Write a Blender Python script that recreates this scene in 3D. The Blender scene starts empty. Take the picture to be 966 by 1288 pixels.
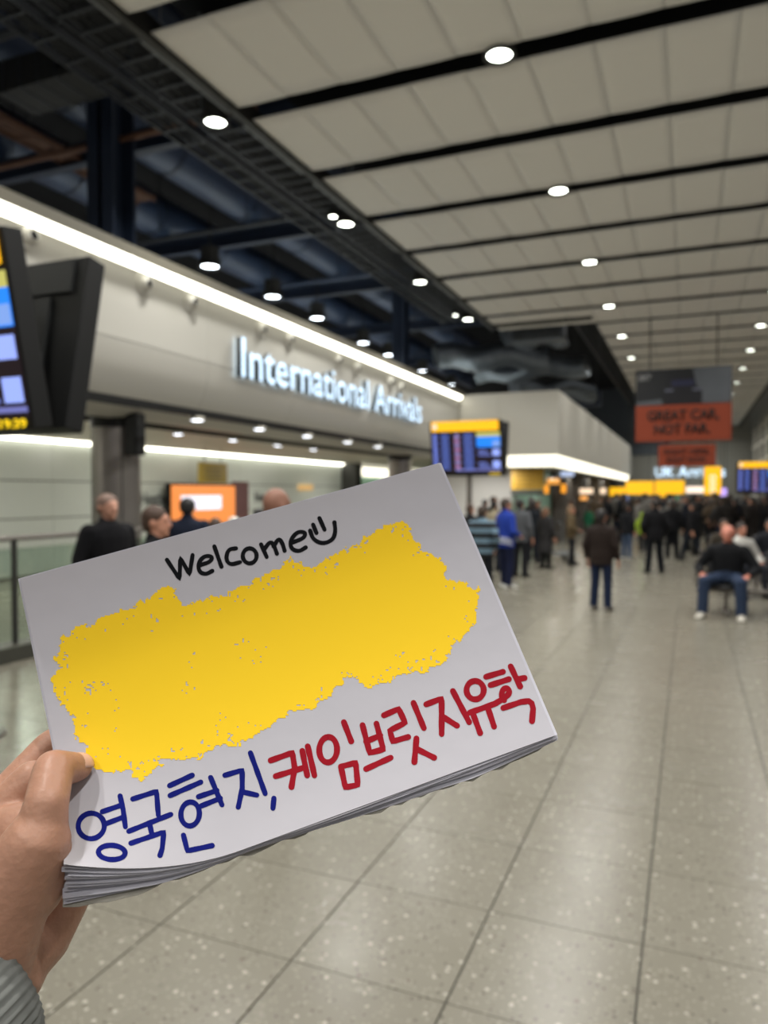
import bpy, bmesh, math, random
import numpy as np
from mathutils import Vector, Matrix, Euler
random.seed(7)
scn = bpy.context.scene
COL = scn.collection

# ------------------------------------------------------------------ camera, world, exposure
F, CX, CY, HY = 930.0, 483.0, 644.0, 620.0
CAM = Vector((0, 0, 1.8))
PITCH = math.atan((CY - HY) / F)
YAW = math.atan(385 / F * math.cos(PITCH))
cd = bpy.data.cameras.new('camera')
cam = bpy.data.objects.new('camera', cd)
COL.objects.link(cam)
cam.location = CAM
cam.rotation_euler = (math.pi / 2 - PITCH, 0, YAW)
cd.sensor_fit = 'VERTICAL'
cd.sensor_height = 24.0
cd.lens = 24.0 * F / 1288
cd.clip_start = 0.02
cd.clip_end = 300
cd.dof.use_dof = True
cd.dof.focus_distance = 0.475
cd.dof.aperture_fstop = 4.4
scn.camera = cam
CR = Euler(cam.rotation_euler).to_matrix()

w = bpy.data.worlds.new('world')
scn.world = w
w.use_nodes = True
w.node_tree.nodes['Background'].inputs[0].default_value = (1.0, 0.97, 0.92, 1)
w.node_tree.nodes['Background'].inputs[1].default_value = 0.24
vs = scn.view_settings
vs.view_transform = 'Standard'
vs.look = 'None'
vs.gamma = 1
vs.use_curve_mapping = False
vs.exposure = 0.0
scn.cycles.use_denoising = True
scn.cycles.sample_clamp_indirect = 3.0
scn.cycles.max_bounces = 7
DOWN_W = 108.0      # watts of one ceiling downlight


def ray(x, y):
    return CR @ Vector(((x - CX) / F, -(y - CY) / F, -1))


def C(x, y, d):
    return CAM + ray(x, y) * d


def atX(x, y, X):
    r = ray(x, y)
    return CAM + r * (X / r.x)


def atY(x, y, Y):
    r = ray(x, y)
    return CAM + r * (Y / r.y)


def atZ(x, y, Z):
    r = ray(x, y)
    return CAM + r * ((Z - CAM.z) / r.z)


def proj(p):
    q = CR.transposed() @ (Vector(p) - CAM)
    return CX + F * q.x / -q.z, CY - F * q.y / -q.z, -q.z


# ------------------------------------------------------------------ materials
def lin(c):
    c = c / 255.0
    return c / 12.92 if c <= 0.04045 else ((c + 0.055) / 1.055) ** 2.4


def rgb(t):
    return (lin(t[0]), lin(t[1]), lin(t[2]), 1)


MATS = {}


def mat(name, col, rough=0.6, metal=0.0, var=0.06, scale=6.0, bump=0.0, bscale=60.0, emit=None, estr=0.0, spec=0.5):
    if name in MATS:
        return MATS[name]
    m = bpy.data.materials.new(name)
    m.use_nodes = True
    nt = m.node_tree
    b = nt.nodes['Principled BSDF']
    b.inputs['Roughness'].default_value = rough
    b.inputs['Metallic'].default_value = metal
    b.inputs['Specular IOR Level'].default_value = spec
    c = rgb(col)
    tc = nt.nodes.new('ShaderNodeTexCoord')
    if var > 0:
        n = nt.nodes.new('ShaderNodeTexNoise')
        n.inputs['Scale'].default_value = scale
        n.inputs['Detail'].default_value = 4
        nt.links.new(tc.outputs['Object'], n.inputs['Vector'])
        mx = nt.nodes.new('ShaderNodeMix')
        mx.data_type = 'RGBA'
        mx.inputs['A'].default_value = tuple(max(0, k * (1 - var)) for k in c[:3]) + (1,)
        mx.inputs['B'].default_value = tuple(min(1, k * (1 + var)) for k in c[:3]) + (1,)
        nt.links.new(n.outputs['Fac'], mx.inputs['Factor'])
        nt.links.new(mx.outputs['Result'], b.inputs['Base Color'])
    else:
        b.inputs['Base Color'].default_value = c
    if bump > 0:
        n2 = nt.nodes.new('ShaderNodeTexNoise')
        n2.inputs['Scale'].default_value = bscale
        nt.links.new(tc.outputs['Object'], n2.inputs['Vector'])
        bp = nt.nodes.new('ShaderNodeBump')
        bp.inputs['Strength'].default_value = bump
        bp.inputs['Distance'].default_value = 0.01
        nt.links.new(n2.outputs['Fac'], bp.inputs['Height'])
        nt.links.new(bp.outputs['Normal'], b.inputs['Normal'])
    if emit is not None:
        b.inputs['Emission Color'].default_value = rgb(emit)
        b.inputs['Emission Strength'].default_value = estr
    MATS[name] = m
    return m


def glow(name, col, s, base=(20, 20, 20)):
    return mat(name, base, 0.4, var=0, emit=col, estr=s)


def glass_mat(name, tint, gloss=0.12):
    m = bpy.data.materials.new(name)
    m.use_nodes = True
    nt = m.node_tree
    nt.nodes.remove(nt.nodes['Principled BSDF'])
    out = nt.nodes['Material Output']
    tr = nt.nodes.new('ShaderNodeBsdfTransparent')
    tr.inputs[0].default_value = rgb(tint)
    gl = nt.nodes.new('ShaderNodeBsdfGlossy')
    gl.inputs['Roughness'].default_value = 0.03
    mx = nt.nodes.new('ShaderNodeMixShader')
    mx.inputs[0].default_value = gloss
    nt.links.new(tr.outputs[0], mx.inputs[1])
    nt.links.new(gl.outputs[0], mx.inputs[2])
    nt.links.new(mx.outputs[0], out.inputs[0])
    return m


def terrazzo():
    m = bpy.data.materials.new('terrazzo')
    m.use_nodes = True
    nt = m.node_tree
    b = nt.nodes['Principled BSDF']
    geo = nt.nodes.new('ShaderNodeNewGeometry')
    pos = geo.outputs['Position']

    def noise(s, d=3):
        n = nt.nodes.new('ShaderNodeTexNoise')
        n.inputs['Scale'].default_value = s
        n.inputs['Detail'].default_value = d
        nt.links.new(pos, n.inputs['Vector'])
        return n.outputs['Fac']

    def ramp(src, a, bb):
        r = nt.nodes.new('ShaderNodeMapRange')
        r.inputs['From Min'].default_value = a
        r.inputs['From Max'].default_value = bb
        nt.links.new(src, r.inputs['Value'])
        return r.outputs['Result']

    def mix(fac, A, B):
        x = nt.nodes.new('ShaderNodeMix')
        x.data_type = 'RGBA'
        nt.links.new(fac, x.inputs['Factor'])
        for s, v in (('A', A), ('B', B)):
            if isinstance(v, tuple):
                x.inputs[s].default_value = v
            else:
                nt.links.new(v, x.inputs[s])
        return x.outputs['Result']

    def mul(a, c):
        x = nt.nodes.new('ShaderNodeMath')
        x.operation = 'MULTIPLY'
        nt.links.new(a, x.inputs[0])
        if isinstance(c, float):
            x.inputs[1].default_value = c
        else:
            nt.links.new(c, x.inputs[1])
        return x.outputs[0]

    def chips(scale, keep, size, w):
        v = nt.nodes.new('ShaderNodeTexVoronoi')
        v.inputs['Scale'].default_value = scale
        mp = nt.nodes.new('ShaderNodeMapping')
        mp.inputs['Location'].default_value = (w, w * 1.7, 0)
        nt.links.new(pos, mp.inputs['Vector'])
        nt.links.new(mp.outputs[0], v.inputs['Vector'])
        d = ramp(v.outputs['Distance'], size, size * 0.7)
        sp = nt.nodes.new('ShaderNodeSeparateColor')
        nt.links.new(v.outputs['Color'], sp.inputs[0])
        k = ramp(sp.outputs[0], keep, keep - 0.02)
        return mul(d, k)
    oi = nt.nodes.new('ShaderNodeObjectInfo')
    base = mix(noise(9.0, 5), rgb((108, 104, 93)), rgb((121, 117, 105)))
    base = mix(ramp(oi.outputs['Random'], -1.2, 2.2), base, rgb((126, 122, 110)))
    c = mix(mul(chips(52, 0.45, 0.36, 1.3), 0.55), base, rgb((154, 150, 138)))
    c = mix(mul(chips(30, 0.20, 0.32, 4.1), 0.7), c, rgb((186, 182, 170)))
    c = mix(mul(chips(40, 0.24, 0.30, 8.7), 0.75), c, rgb((72, 67, 58)))
    c = mix(mul(chips(22, 0.08, 0.24, 2.9), 0.7), c, rgb((84, 72, 60)))
    nt.links.new(c, b.inputs['Base Color'])
    b.inputs['Specular IOR Level'].default_value = 0.32
    rr = nt.nodes.new('ShaderNodeMapRange')
    rr.inputs['To Min'].default_value = 0.21
    rr.inputs['To Max'].default_value = 0.31
    nt.links.new(noise(3.0), rr.inputs['Value'])
    nt.links.new(rr.outputs['Result'], b.inputs['Roughness'])
    return m


M_TERR = terrazzo()
M_GROUT = mat('grout', (58, 55, 48), 0.8)
M_PANEL = mat('ceiling_panel_white', (243, 241, 235), 0.75, var=0.02, scale=1.5)
M_WHITE = mat('white_panel', (228, 224, 210), 0.5, var=0.02, scale=1)
M_FASC = mat('fascia_white', (198, 196, 188), 0.42, var=0.015, scale=1)
M_BLACK = mat('void_black', (9, 11, 15), 0.9, var=0.2)
M_NAVY = mat('navy_steel', (30, 42, 62), 0.55, 0.0, var=0.25, scale=2)
M_BLUE = mat('blue_grey_duct', (48, 63, 90), 0.45, 0.1, var=0.25, scale=2)
M_TRAY = mat('galvanised_tray', (50, 54, 60), 0.45, 0.3, var=0.2)
M_RAIL = mat('tray_rail', (120, 124, 126), 0.4, 0.5, var=0.1)
M_CABLE = mat('cable_grey', (38, 41, 44), 0.7, var=0.3)
M_BROWN = mat('copper_brown_cable', (104, 74, 58), 0.7, var=0.2)
M_FOIL = mat('foil_duct', (130, 138, 146), 0.3, 0.7, var=0.3, bump=0.8, bscale=14)
M_BROW = mat('brow_grey', (118, 114, 100), 0.6)
M_STEEL = mat('brushed_steel', (136, 131, 126), 0.4, 0.7, var=0.12, scale=3)
M_DARKSTEEL = mat('dark_steel', (62, 62, 60), 0.5, 0.4)
M_CASE = mat('display_case_black', (12, 13, 14), 0.5, var=0.15, spec=0.35)
M_CASE2 = mat('display_case_panel', (28, 30, 30), 0.6, var=0.15)
M_BACKP = mat('rear_panel_white', (208, 214, 207), .3, var=.03)
M_GREYW = mat('far_wall_grey', (150, 150, 142), 0.7)
M_DIMB = mat('blue_grey_wall', (92, 100, 108), 0.7)
M_SHOP = mat('shop_dark', (70, 64, 56), 0.7, var=0.3, scale=2)
M_COVE = glow('cove_light', (255, 252, 234), 6.5)
M_COVE2 = glow('soffit_light_band', (255, 250, 226), 2.2)
M_LENS = glow('downlight_lens', (250, 255, 240), 14.0)
M_LENSC = glow('downlight_lens_cool', (236, 246, 255), 14.0)
M_LETTER = glow('letter_light', (205, 230, 250), 1.8)
M_YEL = glow('yellow_lightbox', (255, 192, 30), 1.1, (160, 110, 10))
M_ORG = glow('orange_screen', (255, 150, 72), 1.05)
M_WGLOW = glow('white_screen', (248, 244, 255), 1.3)
M_GLASS = glass_mat('balustrade_glass', (238, 247, 240))
M_WINGL = mat('night_window', (22, 26, 32), 0.08, var=0.1)
M_MINT = mat('mint_glass', (168, 208, 190), 0.2, var=0.08)


# ------------------------------------------------------------------ mesh helpers
class MB:
    def __init__(s):
        s.v, s.f = [], []

    def add(s, v, f):
        o = len(s.v)
        s.v += [tuple(p) for p in v]
        s.f += [tuple(i + o for i in q) for q in f]
        return s

    def box(s, x0, x1, y0, y1, z0, z1):
        v = [(x, y, z) for z in (z0, z1) for y in (y0, y1) for x in (x0, x1)]
        return s.add(v, [(0, 2, 3, 1), (4, 5, 7, 6), (0, 1, 5, 4), (2, 6, 7, 3), (0, 4, 6, 2), (1, 3, 7, 5)])

    def bbox(s, x0, x1, y0, y1, z0, z1, r=0.01):
        """box with chamfered edges"""
        bm = bmesh.new()
        bmesh.ops.create_cube(bm, size=1)
        for v in bm.verts:
            v.co = Vector(((x0 + x1) / 2 + v.co.x * (x1 - x0), (y0 + y1) / 2 + v.co.y * (y1 - y0), (z0 + z1) / 2 + v.co.z * (z1 - z0)))
        bmesh.ops.bevel(bm, geom=list(bm.edges), offset=r, segments=2, affect='EDGES', profile=0.5)
        bm.verts.index_update()
        s.add([v.co.copy() for v in bm.verts], [[v.index for v in f.verts] for f in bm.faces])
        bm.free()
        return s

    def tube(s, pts, rad, n=8, cap=True):
        pts = [Vector(p) for p in pts]
        if not isinstance(rad, (list, tuple)):
            rad = [rad] * len(pts)
        v, f = [], []
        t0 = (pts[1] - pts[0]).normalized()
        a = Vector((0, 0, 1)) if abs(t0.z) < 0.9 else Vector((1, 0, 0))
        nrm = t0.cross(a).normalized()
        for i, p in enumerate(pts):
            t = (pts[min(i + 1, len(pts) - 1)] - pts[max(i - 1, 0)]).normalized()
            nrm = (nrm - t * nrm.dot(t)).normalized()
            bi = t.cross(nrm)
            for k in range(n):
                an = 2 * math.pi * k / n
                v.append(p + (nrm * math.cos(an) + bi * math.sin(an)) * rad[i])
        for i in range(len(pts) - 1):
            for k in range(n):
                f.append((i * n + k, i * n + (k + 1) % n, (i + 1) * n + (k + 1) % n, (i + 1) * n + k))
        if cap:
            f.append(tuple(reversed(range(n))))
            f.append(tuple(range((len(pts) - 1) * n, len(pts) * n)))
        return s.add(v, f)

    def rings(s, rr, n=14):
        """closed loft through horizontal ellipses (x, y, z, rx, ry)"""
        v, f = [], []
        for (x, y, z, rx, ry) in rr:
            for k in range(n):
                a = 2 * math.pi * k / n
                v.append((x + rx * math.cos(a), y + ry * math.sin(a), z))
        for i in range(len(rr) - 1):
            for k in range(n):
                f.append((i * n + k, i * n + (k + 1) % n, (i + 1) * n + (k + 1) % n, (i + 1) * n + k))
        f.append(tuple(reversed(range(n))))
        f.append(tuple(range((len(rr) - 1) * n, len(rr) * n)))
        return s.add(v, f)

    def ell(s, c, r, nu=12, nv=8, rot=None):
        v, f = [], []
        for j in range(nv + 1):
            ph = math.pi * j / nv
            for k in range(nu):
                a = 2 * math.pi * k / nu
                p = Vector((r[0] * math.sin(ph) * math.cos(a), r[1] * math.sin(ph) * math.sin(a), -r[2] * math.cos(ph)))
                if rot is not None:
                    p = rot @ p
                v.append(p + Vector(c))
        for j in range(nv):
            for k in range(nu):
                f.append((j * nu + k, j * nu + (k + 1) % nu, (j + 1) * nu + (k + 1) % nu, (j + 1) * nu + k))
        return s.add(v, f)

    def cap(s, p0, r0, p1, r1, n=12):
        """tapered capsule with round ends"""
        p0, p1 = Vector(p0), Vector(p1)
        t = (p1 - p0).normalized()
        pts, rad = [], []
        for q in (1.0, 0.87, 0.5):
            pts.append(p0 - t * r0 * q)
            rad.append(max(r0 * math.sqrt(max(0, 1 - q * q)), 1e-4))
        pts += [p0, p1]
        rad += [r0, r1]
        for q in (0.5, 0.87, 1.0):
            pts.append(p1 + t * r1 * q)
            rad.append(max(r1 * math.sqrt(max(0, 1 - q * q)), 1e-4))
        return s.tube(pts, rad, n)

    def mesh(s, name):
        me = bpy.data.meshes.new(name)
        me.from_pydata(s.v, [], s.f)
        me.update()
        return me

    def build(s, name, m, parent=None, smooth=False):
        me = s.mesh(name)
        o = obj(name, me, m, parent, smooth)
        if smooth:
            me.set_sharp_from_angle(angle=.7)
        return o


def obj(name, me, m=None, parent=None, smooth=False, loc=None):
    o = bpy.data.objects.new(name, me)
    COL.objects.link(o)
    if m is not None and not me.materials:
        me.materials.append(m)
    if smooth:
        for p in me.polygons:
            p.use_smooth = True
    if parent is not None:
        o.parent = parent
    if loc is not None:
        o.location = loc
    return o


def tag(o, label, cat=None, group=None, kind=None):
    o['label'] = label
    if cat:
        o['category'] = cat
    if group:
        o['group'] = group
    if kind:
        o['kind'] = kind
    return o


def thing(name, label, cat, loc=(0, 0, 0), rz=0, group=None, kind=None):
    o = bpy.data.objects.new(name, None)
    COL.objects.link(o)
    o.empty_display_size = 0.1
    o.location = loc
    o.rotation_euler = (0, 0, rz)
    return tag(o, label, cat, group, kind)


def copy_tree(o, parent=None):
    c = o.copy()
    COL.objects.link(c)
    c.parent = parent
    for ch in o.children:
        copy_tree(ch, c)
    return c


def text_mesh(body, size, extrude=0.0, offset=0.0, align='LEFT', shear=0.0, res=3):
    cu = bpy.data.curves.new('text_tmp', 'FONT')
    cu.body = body
    cu.size = size
    cu.extrude = extrude
    cu.offset = offset
    cu.align_x = align
    cu.shear = shear
    cu.resolution_u = res
    o = bpy.data.objects.new('text_tmp', cu)
    COL.objects.link(o)
    dg = bpy.context.evaluated_depsgraph_get()
    me = bpy.data.meshes.new_from_object(o.evaluated_get(dg))
    bpy.data.objects.remove(o)
    bpy.data.curves.remove(cu)
    return me


def width(me):
    xs = [v.co.x for v in me.vertices]
    return (min(xs), max(xs)) if xs else (0, 0)


def text_obj(name, body, m, parent, loc, rot, size=1, w=None, h=None, extrude=0.004, offset=0.0, align='CENTER', shear=0.0):
    """text in a plane; local x along the line, stretched to width w / cap height h when given"""
    me = text_mesh(body, 1.0, 0, offset, align, shear)
    x0, x1 = width(me)
    ys = [v.co.y for v in me.vertices]
    sx = (w / (x1 - x0)) if w else size
    sy = (h / (max(ys) - min(0, min(ys)))) if h else size
    for v in me.vertices:
        v.co.x *= sx
        v.co.y *= sy
    o = obj(name, me, m, parent)
    if extrude:
        md = o.modifiers.new('depth', 'SOLIDIFY')
        md.thickness = extrude
        md.offset = 1
    o.location = loc
    o.rotation_euler = rot
    return o


FACE = (math.pi / 2, 0, 0)                 # text standing up, read while looking along +Y
FACEX = (math.pi / 2, 0, math.pi / 2)      # text standing up on a wall that faces +X


def remesh(mb, vox, smooth=4, name='blob', fac=0.5):
    me = mb.mesh('tmp')
    o = bpy.data.objects.new('tmp', me)
    COL.objects.link(o)
    r = o.modifiers.new('r', 'REMESH')
    r.mode = 'VOXEL'
    r.voxel_size = vox
    r.use_smooth_shade = True
    if smooth:
        sm = o.modifiers.new('s', 'SMOOTH')
        sm.iterations = smooth
        sm.factor = fac
    dg = bpy.context.evaluated_depsgraph_get()
    out = bpy.data.meshes.new_from_object(o.evaluated_get(dg))
    out.name = name
    bpy.data.objects.remove(o)
    bpy.data.meshes.remove(me)
    out.materials.clear()
    for p in out.polygons:
        p.use_smooth = True
    return out


# ================================================================== THE SETTING
# ---- floor: recessed grout bed and single tiles
T = 0.6225
TX0, TY0 = -0.157, 4.32 - 6 * T
fl = MB().box(-15, 9, -4, 60, -0.12, -0.006).build('floor', M_GROUT)
tag(fl, 'pale speckled terrazzo floor of large square tiles', kind='structure')
cells = []
for i in range(-24, 15):
    for j in range(-6, 95):
        x0, y0 = TX0 + i * T, TY0 + j * T
        if x0 < -14.9 or x0 + T > 8.9 or y0 < -3.9 or y0 + T > 59.9:
            continue
        px = [proj((x0 + a * T, y0 + b * T, 0)) for a, b in ((0, 0), (1, 0), (1, 1), (0, 1))]
        area = 0
        if all(p[2] > 0.3 for p in px):
            cl = [(min(max(p[0], 0), 966), min(max(p[1], 0), 1288)) for p in px]
            area = abs(sum(cl[k][0] * cl[(k + 1) % 4][1] - cl[(k + 1) % 4][0] * cl[k][1] for k in range(4))) / 2
            cxm = sum(p[0] for p in px) / 4
            if x0 < -6.9:
                area *= 0.05
        cells.append((area, x0, y0))
cells.sort(reverse=True)
J = 0.0035
tile_me = MB().box(J * 1.2, T - J * 1.2, J * .6, T - J * .6, -0.02, 0).mesh('tile')
tile_me.materials.append(M_TERR)
for a, x0, y0 in cells[:290]:
    obj('tile', tile_me, None, fl, loc=(x0, y0, 0))
rest = MB()
for a, x0, y0 in cells[290:]:
    rest.box(x0 + J * 1.2, x0 + T - J * 1.2, y0 + J * .6, y0 + T - J * .6, -0.02, 0)
o = rest.build('distant_tiles', M_TERR, fl)
o['kind'] = 'stuff'

# ---- ceiling: black soffit, white panels in bands with dark gaps
HC = 6.6
BP = 1.955          # band period
G0 = 6.15           # first dark gap in view
GW = 0.17           # half gap
PW = 0.71
ce = MB().box(-5.2, 3.2, -8, 21.2, 7.25, 7.35).box(-2.45, 3.2, 21.2, 59, 7.25, 7.35).build('ceiling', M_BLACK)
tag(ce, 'hall ceiling of white panels in bands split by black slots', kind='structure')


def panel_mesh(w, l):
    nx, ny = 8, 6
    v, f = [], []
    for j in range(ny + 1):
        for i in range(nx + 1):
            a, b = i / nx, j / ny
            z = -0.008 * math.sin(math.pi * a) ** 0.8 - 0.004 * math.sin(math.pi * b) ** 0.8
            v.append((a * w, b * l, z))
    for j in range(ny):
        for i in range(nx):
            p = j * (nx + 1) + i
            f.append((p, p + nx + 1, p + nx + 2, p + 1))
    n = len(v)
    v += [(0, 0, .016), (w, 0, .016), (w, l, .016), (0, l, .016)]
    f += [tuple(range(0, nx + 1)) + (n + 1, n), (n, n + 1, n + 2, n + 3), tuple([nx] + [j * (nx + 1) + nx for j in range(1, ny + 1)]) + (n + 2, n + 1),
          tuple(reversed(range(ny * (nx + 1), (ny + 1) * (nx + 1)))) + (n + 3, n + 2), tuple(j * (nx + 1) for j in range(ny, -1, -1)) + (n, n + 3)]
    me = MB().add(v, f).mesh('panel')
    me.materials.append(M_PANEL)
    for k, p in enumerate(me.polygons):
        p.use_smooth = k < nx * ny
    return me


pm = panel_mesh(PW - 0.005, BP - 2 * GW)
back = MB()
for k in range(-7, 27):
    y0 = G0 + k * BP + GW
    xs = -5.25 if y0 < 20.5 else -2.5
    n = int(round((3.1 - xs) / PW))
    for i in range(n):
        if y0 < 3.5:
            back.box(xs + i * PW, xs + i * PW + PW - .008, y0, y0 + BP - 2 * GW, HC, HC + .09)
        else:
            obj('panel', pm, None, ce, loc=(xs + i * PW, y0, HC + random.uniform(-.004, .004)))
o = back.build('panel_run', M_PANEL, ce)
o['kind'] = 'stuff'
# black trim angles at the edge of the ceiling
tag(MB().box(-5.36, -5.27, 1, 21.1, 6.55, 6.8).build('trim_1', M_DARKSTEEL), 'dark edge angle along the long side of the white ceiling', kind='structure')
tag(MB().box(-5.3, -2.5, 20.75, 20.85, 6.5, 6.8).build('trim_2', M_DARKSTEEL), 'dark edge angle where the white ceiling steps back', kind='structure')
tag(MB().box(3.1, 3.25, 4, 59, 6.45, 6.8).build('trim_3', M_DARKSTEEL), 'dark strip between white ceiling and tall windows', kind='structure')
# dark roof deck above the open services void
tag(MB().box(-20, -5.2, -8, 60, 9.6, 9.8).box(-5.2, -2.45, 21.2, 60, 9.6, 9.8).box(-20, -19.8, -8, 60, 4.5, 9.7).build('roof_deck', M_BLACK), 'black roof deck over the open services void', kind='structure')

# ---- wall_left: the curved white fascia in panels
YF0, YF1 = 1.5, 22.3
wl = MB().box(-7.9, -6.86, YF0, YF1, 3.3, 4.7).build('wall_left', M_FASC)
tag(wl, 'long white curved fascia above the arrivals opening', kind='structure')
up = [(-6.70, 3.76), (-6.70, 4.25), (-6.69, 4.6), (-6.67, 4.81)]
lo = [(-7.45, 2.84), (-7.25, 2.86), (-7.05, 2.94), (-6.9, 3.06), (-6.79, 3.25), (-6.72, 3.5), (-6.70, 3.75)]


def strip(prof, l, th=0.05):
    m = MB()
    n = len(prof)
    v = [(x, y, z) for y in (0, l) for (x, z) in prof] + [(x - th, y, z + th * .4) for y in (0, l) for (x, z) in prof]
    f = []
    for i in range(n - 1):
        f.append((i, i + n, i + n + 1, i + 1))
        f.append((2 * n + i, 2 * n + i + 1, 3 * n + i + 1, 3 * n + i))
        for b in (0, n):
            f.append((b + i, b + i + 1, 2 * n + b + i + 1, 2 * n + b + i))
    f += [(0, 2 * n, 3 * n, n), (n - 1, 2 * n - 1, 4 * n - 1, 3 * n - 1)]
    return m.add(v, f).mesh('panel')


PL = 2.6
for prof in (up, lo):
    me = strip(prof, PL - 0.008)
    me.materials.append(M_FASC)
    for p in me.polygons:
        p.use_smooth = True
    me.set_sharp_from_angle(angle=.6)
    for k in range(8):
        obj('panel', me, None, wl, loc=(0, YF0 + k * PL, 0))
MB().box(-7.3, -6.52, YF0, YF1, 4.82, 4.925).box(-6.55, -6.52, YF0, YF1, 4.79, 4.82).build('brow', M_BROW, wl)
cs = MB().add([(-6.665, YF0, 4.70), (-6.665, YF1, 4.70), (-6.56, YF1, 4.815), (-6.56, YF0, 4.815)], [(0, 1, 2, 3)])
tag(cs.build('cove_light', M_COVE), 'warm white light strip running along the top of the curved fascia', 'light strip')

# arrivals hall behind the fascia: ceiling, rear wall, far post
ah = MB().box(-13.2, -7.3, 0, 40, 2.98, 3.1).build('ceiling_arrivals', M_WHITE)
tag(ah, 'low white ceiling of the arrivals hall behind the fascia', kind='structure')
wa = MB().box(-13.3, -13.06, 0, 27, 0, 2.95).build('wall_arrivals', M_DARKSTEEL)
tag(wa, 'white panelled rear wall of the arrivals hall', kind='structure')
for k in range(11):
    for (z0, z1) in ((0.05, 1.24), (1.265, 2.05), (2.075, 2.9)):
        MB().box(-13.06, -13.0, 0.1 + k * 2.44, 0.1 + k * 2.44 + 2.43, z0, z1).build('panel', M_BACKP, wa)
tag(MB().add([(-13.0, 0, 2.91), (-13.0, 27, 2.91), (-12.86, 27, 2.97), (-12.86, 0, 2.97)], [(0, 1, 2, 3)]).build('cove_light', M_COVE),
    'white light strip along the top of the rear arrivals wall', 'light strip')
tag(MB().box(-13.3, -12.4, 27.0, 27.6, 0, 2.98).build('column', M_DARKSTEEL), 'dark post at the end of the rear arrivals wall', kind='structure')
wg = MB().box(-13.4, -13.2, 27.7, 41, 0, 2.5).build('wall_mint', M_MINT)
tag(wg, 'pale mint glass wall beyond the dark post', kind='structure')
tag(MB().box(-13.1, -12.95, 27.8, 40, 2.52, 2.9).build('light_box', M_COVE2), 'glowing white light box over the mint glass wall', 'light strip')
tag(MB().box(-13.4, -7, 40, 40.2, 0, 3).build('wall_arrivals_end', M_GREYW), 'grey end wall of the arrivals hall', kind='structure')

# ---- projecting white box further along
YB = 22.4
XB = atY(703, 490, YB).x
ZB1 = 4.86
M_BOXW = mat('box_white', (196, 193, 183), .5, var=.02)
wb = MB().box(-7.3, XB - .03, YB + .03, 52, 2.96, ZB1).build('wall_box', M_BOXW)
tag(wb, 'big white box shaped bulkhead jutting out over the shops', kind='structure')
bw = (XB + 7.3) / 2
for i in range(2):
    MB().box(-7.3 + i * bw + .004, -7.3 + (i + 1) * bw - .004, YB, YB + .03, 2.95, ZB1).build('panel', M_BOXW, wb)
sm_ = MB().bbox(-.03, 0, .02, 1.18, 2.95, ZB1, .006).mesh('panel')
sm_.materials.append(M_BOXW)
for k in range(24):
    obj('panel', sm_, None, wb, loc=(XB, YB + .03 + k * 1.2, 0))
lb = MB()
z0, z1 = 2.60, 2.94
xb, yb = XB - .06, YB + .06
lb.add([(-7.2, yb + .12, z0), (xb - .12, yb + .12, z0), (xb, yb, z1), (-7.2, yb, z1), (xb - .12, 51, z0), (xb, 51, z1)],
       [(0, 1, 2, 3), (1, 4, 5, 2)])
tag(lb.build('soffit_light_band', M_COVE2), 'broad glowing band of light under the white box', 'light strip')
tag(MB().box(-7.2, xb - .13, yb + .13, 51, 2.58, 2.62).build('ceiling_shops', M_GREYW), 'low soffit over the shop fronts', kind='structure')

# ---- shops under the box
a = atY(588, 588, 24.5)
b_ = atY(643, 640, 24.5)
tag(MB().box(-8.5, b_.x, 24.5, 24.62, 0, 2.58).build('wall_hoarding', mat('hoarding', (205, 204, 202), 0.6)), 'pale grey hoarding wall under the white box', kind='structure')
a = atY(643, 587, 23.6)
b_ = atY(684, 616, 23.6)
ys = thing('exchange_sign', 'dull yellow slatted sign board beside the pale hoarding', 'sign', ((a.x + b_.x) / 2, 23.6, b_.z))
wd = (b_.x - a.x) / 2
MB().bbox(-wd, wd, 0, .08, 0, a.z - b_.z, .01).build('board', mat('dull_yellow', (190, 150, 52), .5), ys)
for k in range(5):
    MB().box(-wd + .1, wd - .35, -.006, 0, .1 + k * .13, .125 + k * .13).build('text_line', mat('sign_brown', (120, 92, 30), .6), ys)
MB().bbox(-wd, wd, -.02, .1, -.16, -.02, .01).build('lower_strip', mat('strip_grey', (70, 72, 70), .5), ys)
for k in range(2):
    MB().bbox(-wd + .1 + k * (2 * wd - .25), -wd + .15 + k * (2 * wd - .25), .02, .07, -b_.z, -.16, .008).build('post', M_STEEL, ys)
ws = MB().box(-8.4, XB - .9, 26.5, 26.6, 0, 2.58).build('wall_shop_glass', M_MINT)
tag(ws, 'greenish glass shop front under the white box', kind='structure')
tag(MB().box(XB - .95, XB - .8, 26.5, 56, 0, 2.58).build('wall_shops', M_SHOP), 'dim brown row of shop fronts beneath the light band', kind='structure')


def sign_box(name, label, cat, x0, y0, x1, y1, Y, m, dep=0.12, group=None, r=.02):
    a, b = atY(x0, y0, Y), atY(x1, y1, Y)
    c = ((a.x + b.x) / 2, Y, b.z)
    t = thing(name, label, cat, c, 0, group)
    wd, h = (b.x - a.x) / 2, a.z - b.z
    MB().bbox(-wd - .015, wd + .015, .01, dep, -.015, h + .015, min(r, .01)).build('casing', M_DARKSTEEL, t)
    MB().bbox(-wd, wd, -.015, .02, 0, h, min(r, h * .3, wd * .3)).build('face', m, t)
    return t, wd, h


def hang(t, h, ztop, wd, n=2):
    for k in range(n):
        x = -wd * .7 + k * wd * 1.4 if n > 1 else 0
        MB().tube([(x, .05, h), (x, .05, ztop - t.location.z)], .018, 6).build('hanger', M_DARKSTEEL, t)


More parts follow.
